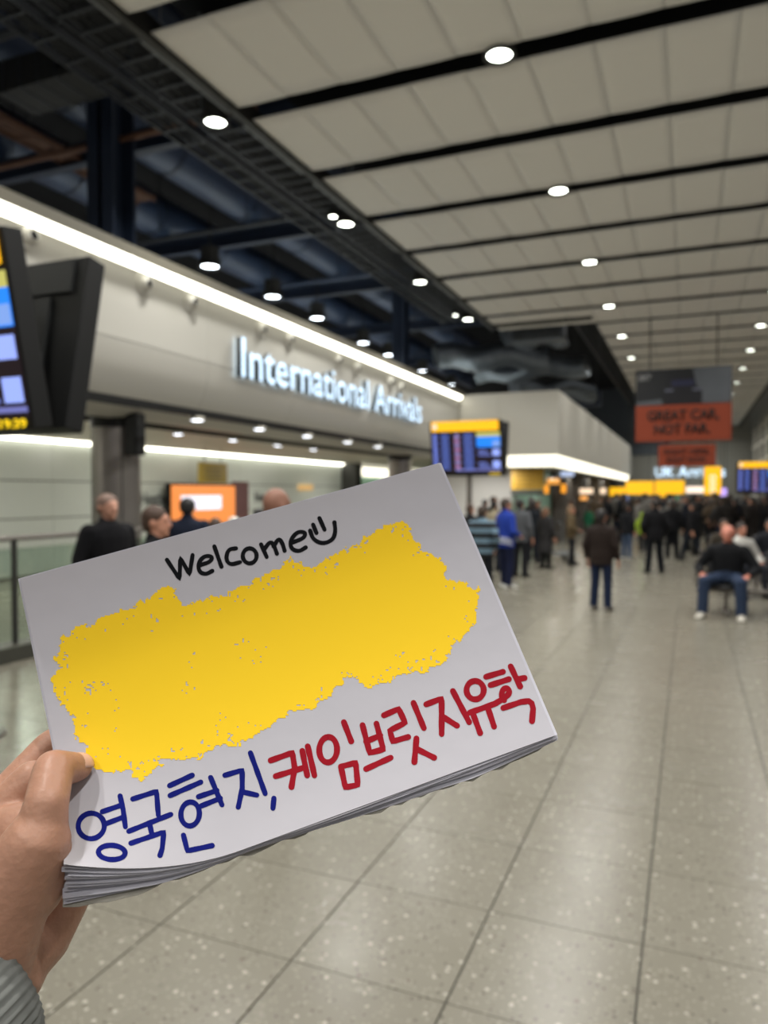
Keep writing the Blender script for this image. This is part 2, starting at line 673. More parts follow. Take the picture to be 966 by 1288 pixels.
t, wd, h = sign_box('counter_sign', 'small amber lit counter sign in front of the mint glass', 'sign', 688, 602, 704, 609, 25.5, glow('amber_sign', (255, 170, 60), 1.0))
hang(t, h, 2.58, wd)
t, wd, h = sign_box('amber_lantern', 'square amber wall light on the shop fronts, nearer the mint glass', 'light', 684, 610, 690, 621, 26.2, glow('amber_lamp', (255, 165, 45), 1.2))
hang(t, h, 2.58, wd, 1)
t, wd, h = sign_box('amber_lantern', 'square amber wall light on the shop fronts, further along', 'light', 704, 609, 712, 620, 28.0, glow('amber_lamp', (255, 165, 45), 1.2))
hang(t, h, 2.58, wd, 1)
t, wd, h = sign_box('shop_sign', 'pale lit shop name strip under the light band', 'sign', 720, 614.5, 746, 621, 33.0, glow('pale_sign', (255, 224, 190), 1.3))
hang(t, h, 2.58, wd)
t, wd, h = sign_box('shop_sign', 'orange lit strip just below the pale shop sign', 'sign', 719, 624, 739, 629, 33.2, glow('orange_sign', (255, 176, 92), 1.2))
hang(t, h, 2.3, wd)
t, wd, h = sign_box('shop_window_light', 'cool white lit display close under the light band', 'light', 705, 592, 722, 599, 27.5, glow('cool_display', (205, 222, 255), .9))
hang(t, h, 2.62, wd)
t, wd, h = sign_box('round_shop_light', 'small warm white globe light near the yellow direction signs', 'light', 755, 614, 762, 621, 36.0, glow('pale_sign', (255, 224, 190), 1.3))
hang(t, h, 2.6, wd, 1)

for k, (x, y, wt) in enumerate(((-6.5, 23.1, 26), (-5.5, 23.1, 24), (-4.4, 25.2, 20), (-4.1, 30, 16), (-4.1, 36, 16), (-4.1, 42, 16))):  # fill lamps added under the soffit to brighten hoarding and shop fronts
    t = thing('added_soffit_lamp', '%s added fill lamp in the low soffit over the shops' % ['first', 'second', 'third', 'fourth', 'fifth', 'sixth'][k], 'ceiling light', (x, y, 2.565), 0, 'added fill lamps over the shops')
    MB().tube([(0, 0, 0), (0, 0, .015)], .11, 14).build('trim', M_WHITE, t)
    ld = bpy.data.lights.new('lamp', 'AREA')
    ld.shape = 'DISK'
    ld.size = .2
    ld.energy = wt
    ld.color = (1, .97, .9)
    lo_ = bpy.data.objects.new('lamp', ld)
    COL.objects.link(lo_)
    lo_.parent = t
    lo_.location = (0, 0, -.01)

# ---- far end wall, right hand windows
wf = MB().box(-14, 9, 58, 58.3, 0, 10).build('wall_far', M_GREYW)
tag(wf, 'grey wall closing the far end of the hall', kind='structure')
MB().box(-14, -1.4, 57.9, 58, 4.6, 10).build('upper_band', M_DIMB, wf)
wr = MB().box(3.9, 4.2, 24, 58, 0, .9).box(3.9, 4.2, 24, 58, 6.2, 8).build('wall_right', M_GREYW)
tag(wr, 'pale wall below and above the tall grid windows', kind='structure')
wn = MB().box(4.05, 4.08, 24, 58, .9, 6.2).build('window_1', M_WINGL)
tag(wn, 'tall night windows with white grid frames on the right', kind='structure')
for k in range(9):
    MB().bbox(3.97, 4.05, 24 + k * 4 - .35, 24 + k * 4 + .35, .5, 6.6, .02).build('mullion', M_WHITE, wn)
for z in (1.6, 2.7, 3.8, 4.9, 6.0):
    MB().box(3.99, 4.05, 24, 58, z - .07, z + .07).build('transom', M_WHITE, wn)


# ================================================================== SERVICES VOID (dark, above the fascia)
def duct(name, label, x, z, r, y0, y1, m, n=14, grp='ducts in the dark void'):
    t = thing(name, label, 'duct', (x, y0, z - r), 0, grp)
    MB().tube([(0, 0, r), (0, y1 - y0, r)], r, n).build('duct_body', m, t, True)
    k = 0.9
    while k < y1 - y0:
        MB().tube([(0, k, r), (0, k + .06, r)], r * 1.04, n).build('joint_band', M_NAVY, t, True)
        k += 2.4
    MB().tube([(0, .4, 2 * r), (0, .4, 9.6 - z + r)], .015, 5).tube([(0, y1 - y0 - .4, 2 * r), (0, y1 - y0 - .4, 9.6 - z + r)], .015, 5).build('hanger', M_DARKSTEEL, t)
    return t


duct('air_duct', 'broad blue grey round duct nearest the white ceiling edge', -8.9, 8.05, .42, 3, 40, M_BLUE)
duct('air_duct', 'broad blue grey round duct low behind the fascia top', -11.3, 8.1, .46, 3, 40, M_BLUE)
duct('air_duct', 'slimmer dark duct high in the void', -7.4, 8.9, .25, 2, 30, M_NAVY)


def column_h(name, label, x, y, z0, z1, s):
    t = MB()
    t.box(x - s, x + s, y - s, y - s * .8, z0, z1).box(x - s, x + s, y + s * .8, y + s, z0, z1).box(x - s * .12, x + s * .12, y - s, y + s, z0, z1)
    t.box(x - s, x - s * .85, y - s * .9, y + s * .9, z0, z1)
    return tag(t.build(name, M_NAVY), label, kind='structure')


p = atX(141, 300, -8.0)
column_h('column', 'navy steel column rising through the void near the display boards', -8.0, p.y, 3.2, 9.6, .24)
p = atX(504, 420, -8.0)
column_h('column', 'navy steel column rising above the far end of the arrivals sign', -8.0, p.y, 3.2, 9.6, .2)
for k, y in enumerate((5.2, 9.6, 14.0, 18.4, 23.5, 30.0)):
    b = MB().box(-19, -5.3, y - .09, y + .09, 7.25, 7.29).box(-19, -5.3, y - .09, y + .09, 7.55, 7.6).box(-19, -5.3, y - .015, y + .015, 7.29, 7.55)
    tag(b.build('roof_beam', M_NAVY), 'navy steel cross beam spanning the dark void, number %s from the near end' % ['one', 'two', 'three', 'four', 'five', 'six'][k], 'beam', 'cross beams in the void')
# ladder trays beside the ceiling edge


def tray(name, label, x0, x1, z, y0, y1, m, step=0.32, fill=0, fm=None, cat='cable tray'):
    t = thing(name, label, cat, ((x0 + x1) / 2, y0, z))
    w = (x1 - x0) / 2
    L = y1 - y0
    for sx in (-1, 1):
        MB().box(sx * w - .015, sx * w + .015, 0, L, 0, .09).build('side_rail', m, t)
    me = MB().box(-w, w, 0, .035, .0, .02).mesh('rung')
    me.materials.append(m)
    k = .1
    while k < L:
        obj('rung', me, None, t, loc=(0, k, 0))
        k += step
    for i in range(fill):
        x = -w + .06 + (2 * w - .12) * (i + .5) / fill
        pts = [(x + random.uniform(-.03, .03), q * L / 14, .04 + random.uniform(0, .03)) for q in range(15)]
        MB().tube(pts, random.uniform(.012, .03), 6).build('cable', fm or M_CABLE, t)
    for q in (0.5, L * .33, L * .66, L - .5):
        MB().tube([(-w, q, .09), (-w, q, 9.6 - z)], .01, 5).build('hanger_rod', M_RAIL, t)
    return t


tray('cable_tray', 'wide galvanised ladder tray hugging the white ceiling edge', -6.12, -5.5, 6.72, 2.2, 20.8, M_TRAY, .3, 6)
tray('cable_tray', 'narrow dark ladder tray alongside the wide ceiling edge tray', -6.95, -6.55, 6.9, 2.2, 21.5, M_TRAY, .45, 2)
tray('cable_tray', 'tray of copper brown cables high behind the fascia', -9.8, -9.4, 7.3, 4.0, 11.4, M_BROWN, .5, 9, M_BROWN)
tray('cable_tray', 'ladder tray along the far stepped back ceiling edge', -3.2, -2.6, 6.75, 21.2, 45, M_TRAY, .4, 4)
lr = thing('lighting_rail', 'thin pale rail hung beside the white ceiling edge', 'rail', (-5.48, 2.4, 6.63))
k = 0
while k < 18:
    MB().bbox(-.02, .02, k + .15, k + 1.75, 0, .05, .006).build('rail_length', M_RAIL, lr)
    k += 1.955
MB().box(-.012, .012, 0, 18, .05, .07).build('carrier', M_TRAY, lr)
# cross trays and pipes
ORD = ['first', 'second', 'third', 'fourth', 'fifth', 'sixth', 'seventh', 'eighth', 'ninth', 'tenth', 'eleventh', 'twelfth', 'thirteenth', 'fourteenth', 'fifteenth', 'sixteenth']
for io, (y, z, x0, x1, m) in enumerate(((6.3, 7.05, -12, -5.6, M_TRAY), (8.9, 7.12, -11, -5.6, M_BROWN), (12.5, 7.05, -12, -5.6, M_TRAY), (16.6, 7.1, -14, -5.6, M_BLUE))):
    t = thing('cross_pipe', 'thin service pipe crossing the dark void, %s from the near end' % ORD[io], 'pipe', (x0, y, z), 0, 'pipes crossing the void')
    MB().tube([(0, 0, 0), (x1 - x0, 0, 0)], .05, 8).build('pipe', m, t, True)
    for q in (-10.2 - x0, -8.1 - x0):
        MB().tube([(q, 0, 0), (q, 0, 9.6 - z)], .01, 5).build('hanger', M_TRAY, t)
# angled square duct and coiled cables at the top
t = thing('square_duct', 'dark square duct bending down beside the ceiling tray', 'duct', (-7.1, 7.4, 7.0))
MB().add([(-.35, -.3, .1), (.05, -.3, .1), (.05, .3, .1), (-.35, .3, .1), (.15, -.3, 1.0), (.55, -.3, 1.0), (.55, .3, 1.0), (.15, .3, 1.0)],
         [(0, 3, 2, 1), (4, 5, 6, 7), (0, 1, 5, 4), (1, 2, 6, 5), (2, 3, 7, 6), (3, 0, 4, 7)]).build('duct_bend', M_CASE2, t)
MB().box(-1.3, 0, -.3, .3, 0, .4).build('duct_run', M_CASE2, t)
for k in range(4):
    MB().box(-1.2 + k * .3, -1.17 + k * .3, -.31, .31, -.01, .41).build('flange', M_TRAY, t)
t = thing('cable_coil', 'loose coil of grey cables above the ladder trays', 'cable', (-6.6, 4.3, 7.1))
for k in range(7):
    pts = [(.42 * math.cos(q / 3.0 + k) * (1 - k * .05), .6 * math.sin(q / 3.0 + k * .6), .05 * k + .05 * math.sin(q + k)) for q in range(18)]
    MB().tube(pts, .012, 6).build('cable', M_CABLE, t)
# foil ducts in the far part of the void
for k, (x, y, z, dx, dy, r) in enumerate(((-8.2, 24.5, 6.5, 3.6, 1.2, .42), (-7.6, 27.5, 6.3, 4.2, -.8, .36), (-5.7, 24.2, 6.9, 1.9, .2, .3), (-6.9, 31.0, 6.2, 3.0, 2.0, .4))):
    t = thing('foil_duct', ['thick crumpled foil duct over the white box corner', 'second crumpled foil duct behind the first', 'short foil duct under the stepped ceiling edge', 'deep foil duct beyond the white box'][k], 'duct', (x, y, z - r))
    pts = [(dx * q / 24, dy * q / 24 + .12 * math.sin(q * .35), r + .1 * math.sin(q * .5)) for q in range(25)]
    MB().tube(pts, [r * (1 + .05 * (q % 2)) for q in range(25)], 14).build('duct_body', M_FOIL, t, True)
    MB().tube([(dx * .5, dy * .5, 2 * r), (dx * .5, dy * .5, 9.6 - z + r)], .012, 5).build('hanger', M_DARKSTEEL, t)
t = thing('air_unit', 'boxy silver air unit hung beneath the stepped ceiling', 'air unit', (-4.3, 22.6, 6.35))
MB().bbox(-.8, .8, -.3, .3, 0, .5, .03).build('casing', M_FOIL, t)
for k in range(5):
    MB().box(-.7, .7, -.32, -.3, .08 + k * .08, .11 + k * .08).build('louvre', M_DARKSTEEL, t)
t = thing('air_unit', 'pale blue boxy unit hung in the far void by the orange banner', 'air unit', (-4.6, 36, 5.9))
MB().bbox(-.7, .7, -.4, .4, 0, .7, .03).build('casing', M_BLUE, t)
MB().tube([(-.5, 0, .7), (-.5, 0, 3.7)], .02, 5).tube([(.5, 0, .7), (.5, 0, 3.7)], .02, 5).build('hanger', M_DARKSTEEL, t)

# ================================================================== LAMPS
ring_me = MB()
v, f = [], []
for k in range(24):
    an = 2 * math.pi * k / 24
    for (r, z) in ((.135, .0), (.17, -.012), (.185, 0.0), (.16, .12)):
        v.append((r * math.cos(an), r * math.sin(an), z))
for k in range(24):
    for q in range(3):
        f.append((k * 4 + q, k * 4 + q + 1, ((k + 1) % 24) * 4 + q + 1, ((k + 1) % 24) * 4 + q))
ring_me = MB().add(v, f).mesh('trim_ring')
ring_me.materials.append(M_DARKSTEEL)
lens_me = MB().add([(.135 * math.cos(2 * math.pi * k / 24), .135 * math.sin(2 * math.pi * k / 24), .02) for k in range(24)], [tuple(range(24))]).mesh('lens')
lens_me.materials.append(M_LENS)
can_me = MB().tube([(0, 0, .03), (0, 0, .3)], .15, 16).mesh('can')
can_me.materials.append(M_DARKSTEEL)
lensc_me = lens_me.copy()
lensc_me.materials.clear()
lensc_me.materials.append(M_LENSC)


def downlight(x, y, z, label, group, watts, cool=False, s=1.0, name='ceiling_downlight', top=7.25):
    t = thing(name, label, 'ceiling light', (x, y, z), 0, group)
    t.scale = (s, s, s)
    obj('trim_ring', ring_me, None, t)
    obj('lens', lensc_me if cool else lens_me, None, t)
    obj('can', can_me, None, t)
    MB().tube([(0, 0, .3), (0, 0, (top - z) / s)], .012, 5).build('hanger', M_DARKSTEEL, t)
    if watts > 0:
        ld = bpy.data.lights.new('lamp', 'AREA')
        ld.shape = 'DISK'
        ld.size = .26
        ld.energy = watts
        ld.spread = math.radians(150)
        ld.color = (.86, .94, 1.0) if cool else (1.0, .98, .935)
        lo_ = bpy.data.objects.new('lamp', ld)
        COL.objects.link(lo_)
        lo_.parent = t
        lo_.location = (0, 0, 0.0)
    return t




def seen(x, y, z):
    q = proj((x, y, z))
    return q[2] > 0 and 0 < q[0] < 966 and 0 < q[1] < 1288


for (X0, n0, n1, zz, yy, wt, top_, where, grp) in ((-1.97, -3, 13, HC - .035, 8.06, 1.0, 7.25, 'in the black slots of the middle row', 'downlights along the middle of the hall'),
                                               (1.82, -3, 13, HC - .035, 8.06, .8, 7.25, 'in the black slots of the window side row', 'downlights on the window side'),
                                               (-5.72, -1, 4, HC - .02, 8.12, .8, 9.6, 'beside the ladder tray at the ceiling edge', 'downlights along the ceiling edge')):
    c_ = 0
    for k in range(n0, n1):
        y = yy + k * 3.925
        if seen(X0, y, zz):
            lab = '%s visible round downlight %s' % (ORD[c_], where)
            c_ += 1
        else:
            lab = 'round downlight overhead, outside the picture, ' + where
        downlight(X0, y, zz, lab, grp, DOWN_W * wt * (1.0 if y < 17 else .55), top=top_)
for io, (x, y) in enumerate(((419, 273), (573, 397))):
    p = atZ(x, y, 6.62)
    downlight(p.x, p.y, p.z, 'tiny warm spotlight beside a ceiling edge downlight, the %s one' % ('nearer', 'further')[io], 'tiny warm spots at the ceiling edge', 0, s=.5, top=9.6, name='small_spotlight')
for i, (x, y) in enumerate(((264, 340), (343, 378), (399, 405), (457, 436), (489, 451), (531, 471), (568, 488))):
    p = atZ(x, y - 4, 6.6)
    downlight(p.x, p.y, p.z, '%s cool white lamp hung above the fascia top, from the near end' % ORD[i], 'cool lamps hung in the void', 95, True, s=1.35, name='void_lamp', top=9.6)
# spots in the arrivals hall ceiling
for xs_, lab in ((((248, 527), (326, 541), (386, 551), (437, 560), (475, 566)), 'nearer'), (((224, 545), (293, 557), (349, 565), (394, 570)), 'further')):
    XT = atZ(xs_[0][0], xs_[0][1], 2.85).x
    q = [atX(x, y, XT) for (x, y) in xs_]
    t = thing('track_rail', 'dark lighting track in the arrivals ceiling, the %s of two' % lab, 'track', (q[0].x, 2, 2.95))
    MB().box(-.05, .05, 0, 19.6, -.07, .03).build('rail', M_CASE, t)
    for io, p in enumerate(q):
        t = thing('track_spot', '%s small white spot on the %s arrivals ceiling track' % (ORD[io], lab), 'ceiling light', (p.x, p.y, 2.83), 0, 'spots on the %s arrivals track' % lab)
        MB().tube([(0, 0, 0), (0, 0, .05)], .1, 14).build('housing', M_WHITE, t)
        MB().tube([(0, 0, -.004), (0, 0, 0.0)], .08, 14).build('lens', glow('spot_lens', (240, 245, 255), 6), t)
ld = None
for k in range(5):
    t = thing('arrivals_downlight', '%s flush round light over the arrivals hall walkway' % ORD[k], 'ceiling light', (-10.5, 4 + k * 5.2, 2.96), 0, 'flush lights over the arrivals walkway')
    MB().tube([(0, 0, 0), (0, 0, .02)], .12, 14).build('trim', M_WHITE, t)
    ld = bpy.data.lights.new('lamp', 'AREA')
    ld.shape = 'DISK'
    ld.size = .22
    ld.energy = 75
    ld.color = (1, .97, .9)
    lo_ = bpy.data.objects.new('lamp', ld)
    COL.objects.link(lo_)
    lo_.parent = t
    lo_.location = (0, 0, -.01)

# round air nozzles on the fascia
noz = [(35, 297), (181, 357), (239, 380), (328, 414), (363, 427), (424, 453), (448, 463), (490, 480), (503, 487)]
for i, (x, y) in enumerate(noz):
    p = atX(x, y, -6.69)
    lab = 'white round air nozzle on the fascia beside the display board' if i == 0 else ('%s white round air nozzle on the bare fascia before the big letters' % ORD[i - 1] if i < 3 else '%s white round air nozzle on the fascia above the big letters' % ORD[i - 3])
    t = thing('air_nozzle', lab, 'air nozzle', p, 0, None if i == 0 else ('nozzles before the letters' if i < 3 else 'nozzles above the letters'))
    vv, ff = [], []
    prof = ((.0, .15), (.025, .15), (.03, .12), (.012, .115), (.05, .09), (.09, .07), (.10, .05))
    for q in range(20):
        an = 2 * math.pi * q / 20
        for (dx, r) in prof:
            vv.append((dx, r * math.cos(an), r * math.sin(an)))
    n = len(prof)
    for q in range(20):
        for z in range(n - 1):
            ff.append((q * n + z, ((q + 1) % 20) * n + z, ((q + 1) % 20) * n + z + 1, q * n + z + 1))
    MB().add(vv, ff).build('housing', M_FASC, t, True)
    MB().tube([(.085, 0, -.01), (.095, 0, -.01)], .05, 14).build('opening', M_CASE, t)

# ================================================================== SIGNS
# International Arrivals: single lit letters
pa, pb = atX(292, 473, -6.69), atX(523, 531, -6.69)
ztop = atX(292, 422, -6.69).z
zb = (pa.z + pb.z) / 2
sg = thing('arrivals_sign', 'large glowing white letters reading International Arrivals on the fascia', 'sign', (-6.69, pa.y, zb))
S = 'International Arrivals'
whole = text_mesh(S, 1)
wx0, wx1 = width(whole)
kx = (pb.y - pa.y) / (wx1 - wx0)
caph = .70
kz = .62 / caph
hh = width(text_mesh('HH', 1))[1]
cur = 0.0
for i, ch in enumerate(S):
    adv = width(text_mesh('H' + ch + 'H', 1))[1] - hh
    if ch != ' ':
        me = text_mesh(ch, 1.0, 0, .009)
        for v_ in me.vertices:
            v_.co.x *= kx
            v_.co.y *= kz
        o = obj('letter', me, M_LETTER, sg)
        md = o.modifiers.new('depth', 'SOLIDIFY')
        md.thickness = .10
        md.offset = 1
        me.materials.append(M_DARKSTEEL)
        md.material_offset_rim = 1
        o.location = (.03, cur * kx, 0)
        o.rotation_euler = FACEX
    cur += adv
# UK Arrivals at the far end
a, b = atY(823, 600, 57.99), atY(912, 586, 57.99)
uk = thing('arrivals_sign', 'distant glowing UK Arrivals letters on the far wall', 'sign', (a.x, 57.99, a.z))
whole = text_mesh('UK Arrivals', 1)
kx = (b.x - a.x) / (width(whole)[1])
cur = 0
for ch in 'UK Arrivals':
    adv = width(text_mesh('H' + ch + 'H', 1))[1] - hh
    if ch != ' ':
        me = text_mesh(ch, 1, 0, .008)
        for v_ in me.vertices:
            v_.co.x *= kx
            v_.co.y *= (b.z - a.z) / .72
        o = obj('letter', me, M_LETTER, uk)
        md = o.modifiers.new('depth', 'SOLIDIFY')
        md.thickness = .12
        md.offset = 1
        o.location = (cur * kx, 0, 0)
        o.rotation_euler = FACE
    cur += adv

# hanging advertising banner
YA = 21.6
a, b = atY(800, 466, YA), atY(920, 553, YA)
zt = a.z
bn = thing('advert_banner', 'large hanging banner with a dark car picture above orange GREAT CAR lettering', 'banner', ((a.x + b.x) / 2, YA, b.z))
wd, h = (b.x - a.x) / 2, a.z - b.z
M_BO = mat('banner_orange', (140, 54, 22), .6, var=.04)
M_INK = mat('banner_ink', (22, 14, 12), .6, var=.05)
oh = h * .50
MB().bbox(-wd, wd, 0, .1, 0, oh, .006).build('orange_panel', M_BO, bn)
MB().bbox(-wd, wd, 0, .1, oh, h, .006).build('picture_panel', mat('banner_night', (14, 17, 22), .6, var=.3, scale=1.2), bn)
# picture print: pale paving and sky as thin printed layers, car built in low relief
MB().add([(wd * .36, -.004, oh + .02), (wd * .99, -.004, oh + .02), (wd * .99, -.004, h - .02), (wd * .2, -.004, h - .02)], [(0, 1, 2, 3)]).build('print_wall', mat('banner_grey', (82, 86, 92), .6, var=.2, scale=2), bn)
MB().add([(-wd * .98, -.004, oh + .02), (-wd * .42, -.004, oh + .02), (-wd * .45, -.004, oh + .16), (-wd * .98, -.004, oh + .1)], [(0, 1, 2, 3)]).build('print_ground', mat('banner_grey', (82, 86, 92), .6), bn)
cw = wd * .4
car = [(-1, 0), (-1, .45), (-.86, .58), (-.7, .64), (-.5, .95), (.5, .95), (.7, .64), (.86, .58), (1, .45), (1, 0)]
MB().add([(x * cw, -.008, oh + .02 + z * .72) for x, z in car] + [(x * cw, 0, oh + .02 + z * .72) for x, z in car],
         [tuple(range(10))] + [(i, i + 10, (i + 1) % 10 + 10, (i + 1) % 10) for i in range(10)]).build('print_car', mat('car_print', (14, 14, 22), .5), bn)
MB().box(-cw * .6, cw * .6, -.012, -.008, oh + .5, oh + .66).build('print_windscreen', mat('car_glass', (36, 38, 66), .4), bn)
for s_ in (-1, 1):
    MB().box(s_ * cw * .72 - .11, s_ * cw * .72 + .11, -.012, -.008, oh + .36, oh + .42).build('print_headlamp', mat('lamp_print', (92, 94, 110), .4), bn)
text_obj('logo_text', 'SIXT', mat('banner_white', (150, 150, 150), .5), bn, (-wd * .82, -.012, h - .3), FACE, w=.34, h=.16, offset=.02, shear=.2, extrude=.002)
text_obj('slogan_text', 'GREAT CAR,', M_INK, bn, (0, -.012, oh * .58), FACE, w=wd * 1.5, h=oh * .34, offset=.027, extrude=.003)
text_obj('slogan_text', 'NOT FAR.', M_INK, bn, (-.02, -.012, oh * .2), FACE, w=wd * 1.16, h=oh * .29, offset=.027, extrude=.003)
hang(bn, h, 7.2, wd)
a, b = atY(828, 560, YA), atY(900, 586, YA)
b2 = thing('advert_banner', 'smaller orange banner hung directly below the car banner', 'banner', ((a.x + b.x) / 2, YA, b.z))
w2, h2 = (b.x - a.x) / 2, a.z - b.z
MB().bbox(-w2, w2, 0, .08, 0, h2, .006).build('orange_panel', M_BO, b2)
text_obj('slogan_text', 'RIGHT HERE,', M_INK, b2, (0, -.01, h2 * .56), FACE, w=w2 * 1.6, h=h2 * .3, offset=.015, extrude=.003)
text_obj('slogan_text', 'RIGHT NOW.', M_INK, b2, (0, -.01, h2 * .16), FACE, w=w2 * 1.4, h=h2 * .3, offset=.015, extrude=.003)
for s_ in (-1, 1):
    MB().tube([(s_ * w2 * .7, .04, h2), (s_ * w2 * .7, .04, h2 + .1)], .012, 6).build('link', M_DARKSTEEL, b2)

# yellow direction signs in the distance
t, wd, h = sign_box('direction_sign', 'long yellow direction sign nearest the end of the light band', 'sign', 787, 605.5, 822, 622, 44, M_YEL, group=None)
hang(t, h, 7.2, wd)
t, wd, h = sign_box('direction_sign', 'long yellow direction sign below the UK Arrivals letters', 'sign', 824, 604.5, 861, 621.5, 44, M_YEL)
hang(t, h, 7.2, wd)
t, wd, h = sign_box('direction_sign', 'small yellow sign at the end of the shop row', 'sign', 767, 613, 787, 623.5, 46, M_YEL)
hang(t, h, 2.6, wd)
t, wd, h = sign_box('direction_sign', 'little yellow tab sign under the long yellow sign', 'sign', 822, 620, 839, 625, 46, M_YEL)
hang(t, h, 7.2, wd)
t, wd, h = sign_box('toilet_sign', 'upright yellow sign with white symbols beside the small banner', 'sign', 886, 587, 907, 622, 34, M_YEL)
hang(t, h, 7.2, wd, 1)
M_SYM = glow('symbol_white', (255, 250, 230), 1.3)
for k in range(3):
    z = h * .14 + k * .27
    vv = []
    for q in range(16):
        an = q / 16 * 2 * math.pi
        vv += [(.07 * math.cos(an), -.02, z + .09 * math.sin(an)), (.115 * math.cos(an), -.02, z + .125 * math.sin(an))]
    MB().add(vv, [(2 * q, 2 * q + 1, (2 * q + 3) % 32, (2 * q + 2) % 32) for q in range(16)]).build('symbol', M_SYM, t)
t, wd, h = sign_box('lit_sign', 'white lit strip sign between the yellow signs', 'sign', 863, 612, 886, 620, 48, glow('pale_sign2', (255, 232, 210), 1.5))
hang(t, h, 7.2, wd)
t, wd, h = sign_box('exit_sign', 'tiny green lit exit sign below the yellow signs', 'sign', 843, 624, 852, 628, 47, glow('exit_green', (80, 200, 130), 1.0))
hang(t, h, 7.2, wd)
t, wd, h = sign_box('lit_sign', 'tiny violet lit panel beside the upright yellow sign', 'sign', 906, 614, 914, 624, 40, glow('violet', (200, 170, 255), 1.3))
hang(t, h, 7.2, wd)
t, wd, h = sign_box('info_screen', 'small upright pale blue screen under the yellow signs', 'screen', 784, 623, 790, 635, 40, glow('paleblue', (165, 190, 255), 1.2))
MB().tube([(0, .06, 0), (0, .06, -t.location.z)], .03, 8).build('pole', M_STEEL, t)

# rear arrivals wall: orange screen, yellow sign, wall lettering
a, b = atX(216, 610, -12.6), atX(296, 664, -12.6)
t = thing('advert_screen', 'bright orange advert screen with a white block on the rear wall', 'screen', (-12.6, (a.y + b.y) / 2, b.z))
wd, h = (b.y - a.y) / 2, a.z - b.z
MB().bbox(-.2, -.02, -wd - .03, wd + .03, -.05, h + .04, .01).build('casing', M_CASE, t)
MB().bbox(-.03, .0, -wd, wd, 0, h, .01).build('screen', M_ORG, t)
MB().bbox(-.01, .006, -wd * .74, wd * .52, h * .46, h * .78, .004).build('text_block', M_WGLOW, t)
MB().box(-.3, -.2, -wd, wd, -b.z, h * .5).build('stand', M_CASE, t)
a, b = atX(251, 581, -11.8), atX(286, 608, -11.8)
t = thing('hanging_sign', 'unlit olive yellow sign hung above the orange screen', 'sign', (-11.8, (a.y + b.y) / 2, b.z))
wd, h = (b.y - a.y) / 2, a.z - b.z
MB().bbox(-.06, .0, -wd, wd, 0, h, .01).build('board', mat('olive_yellow', (168, 142, 36), .5), t)
for k in range(3):
    MB().box(0, .004, -wd * .6, wd * .5, h * (.2 + .22 * k), h * (.28 + .22 * k)).build('text_line', mat('olive_ink', (96, 84, 30), .5), t)
MB().tube([(-.03, -wd * .6, h), (-.03, -wd * .6, 2.98 - b.z)], .015, 6).tube([(-.03, wd * .6, h), (-.03, wd * .6, 2.98 - b.z)], .015, 6).build('hanger', M_DARKSTEEL, t)
for (x, y, n_) in ((176, 634, 'nearer the steel column'), (320, 630, 'nearer the bald man')):
    p = atX(x, y, -12.99)
    tag(text_obj('wall_lettering', 'Heathrow', mat('wall_ink', (60, 62, 62), .6), None, (-12.985, p.y, p.z - .02), FACEX, w=1.5, h=.34, offset=.01, align='LEFT', extrude=.008),
        'dark airport name lettering on the rear wall, ' + n_, 'lettering')
p = atX(395, 613, -12.6)
t = thing('wall_sign', 'small amber lit sign on the rear wall by the dark post', 'sign', (-12.98, p.y, p.z))
MB().bbox(0, .08, -.5, .5, -.1, .1, .01).build('face', glow('amber_dim', (235, 190, 120), .8), t)
p = atX(315, 628, -12.9)
t = thing('wall_poster', 'narrow dull red poster right of the orange screen', 'poster', (-12.99, atX(305, 640, -12.9).y, 1.0))
MB().bbox(0, .03, -.45, .45, 0, 1.15, .006).build('poster_sheet', mat('poster_red', (104, 70, 70), .6, var=.2), t)


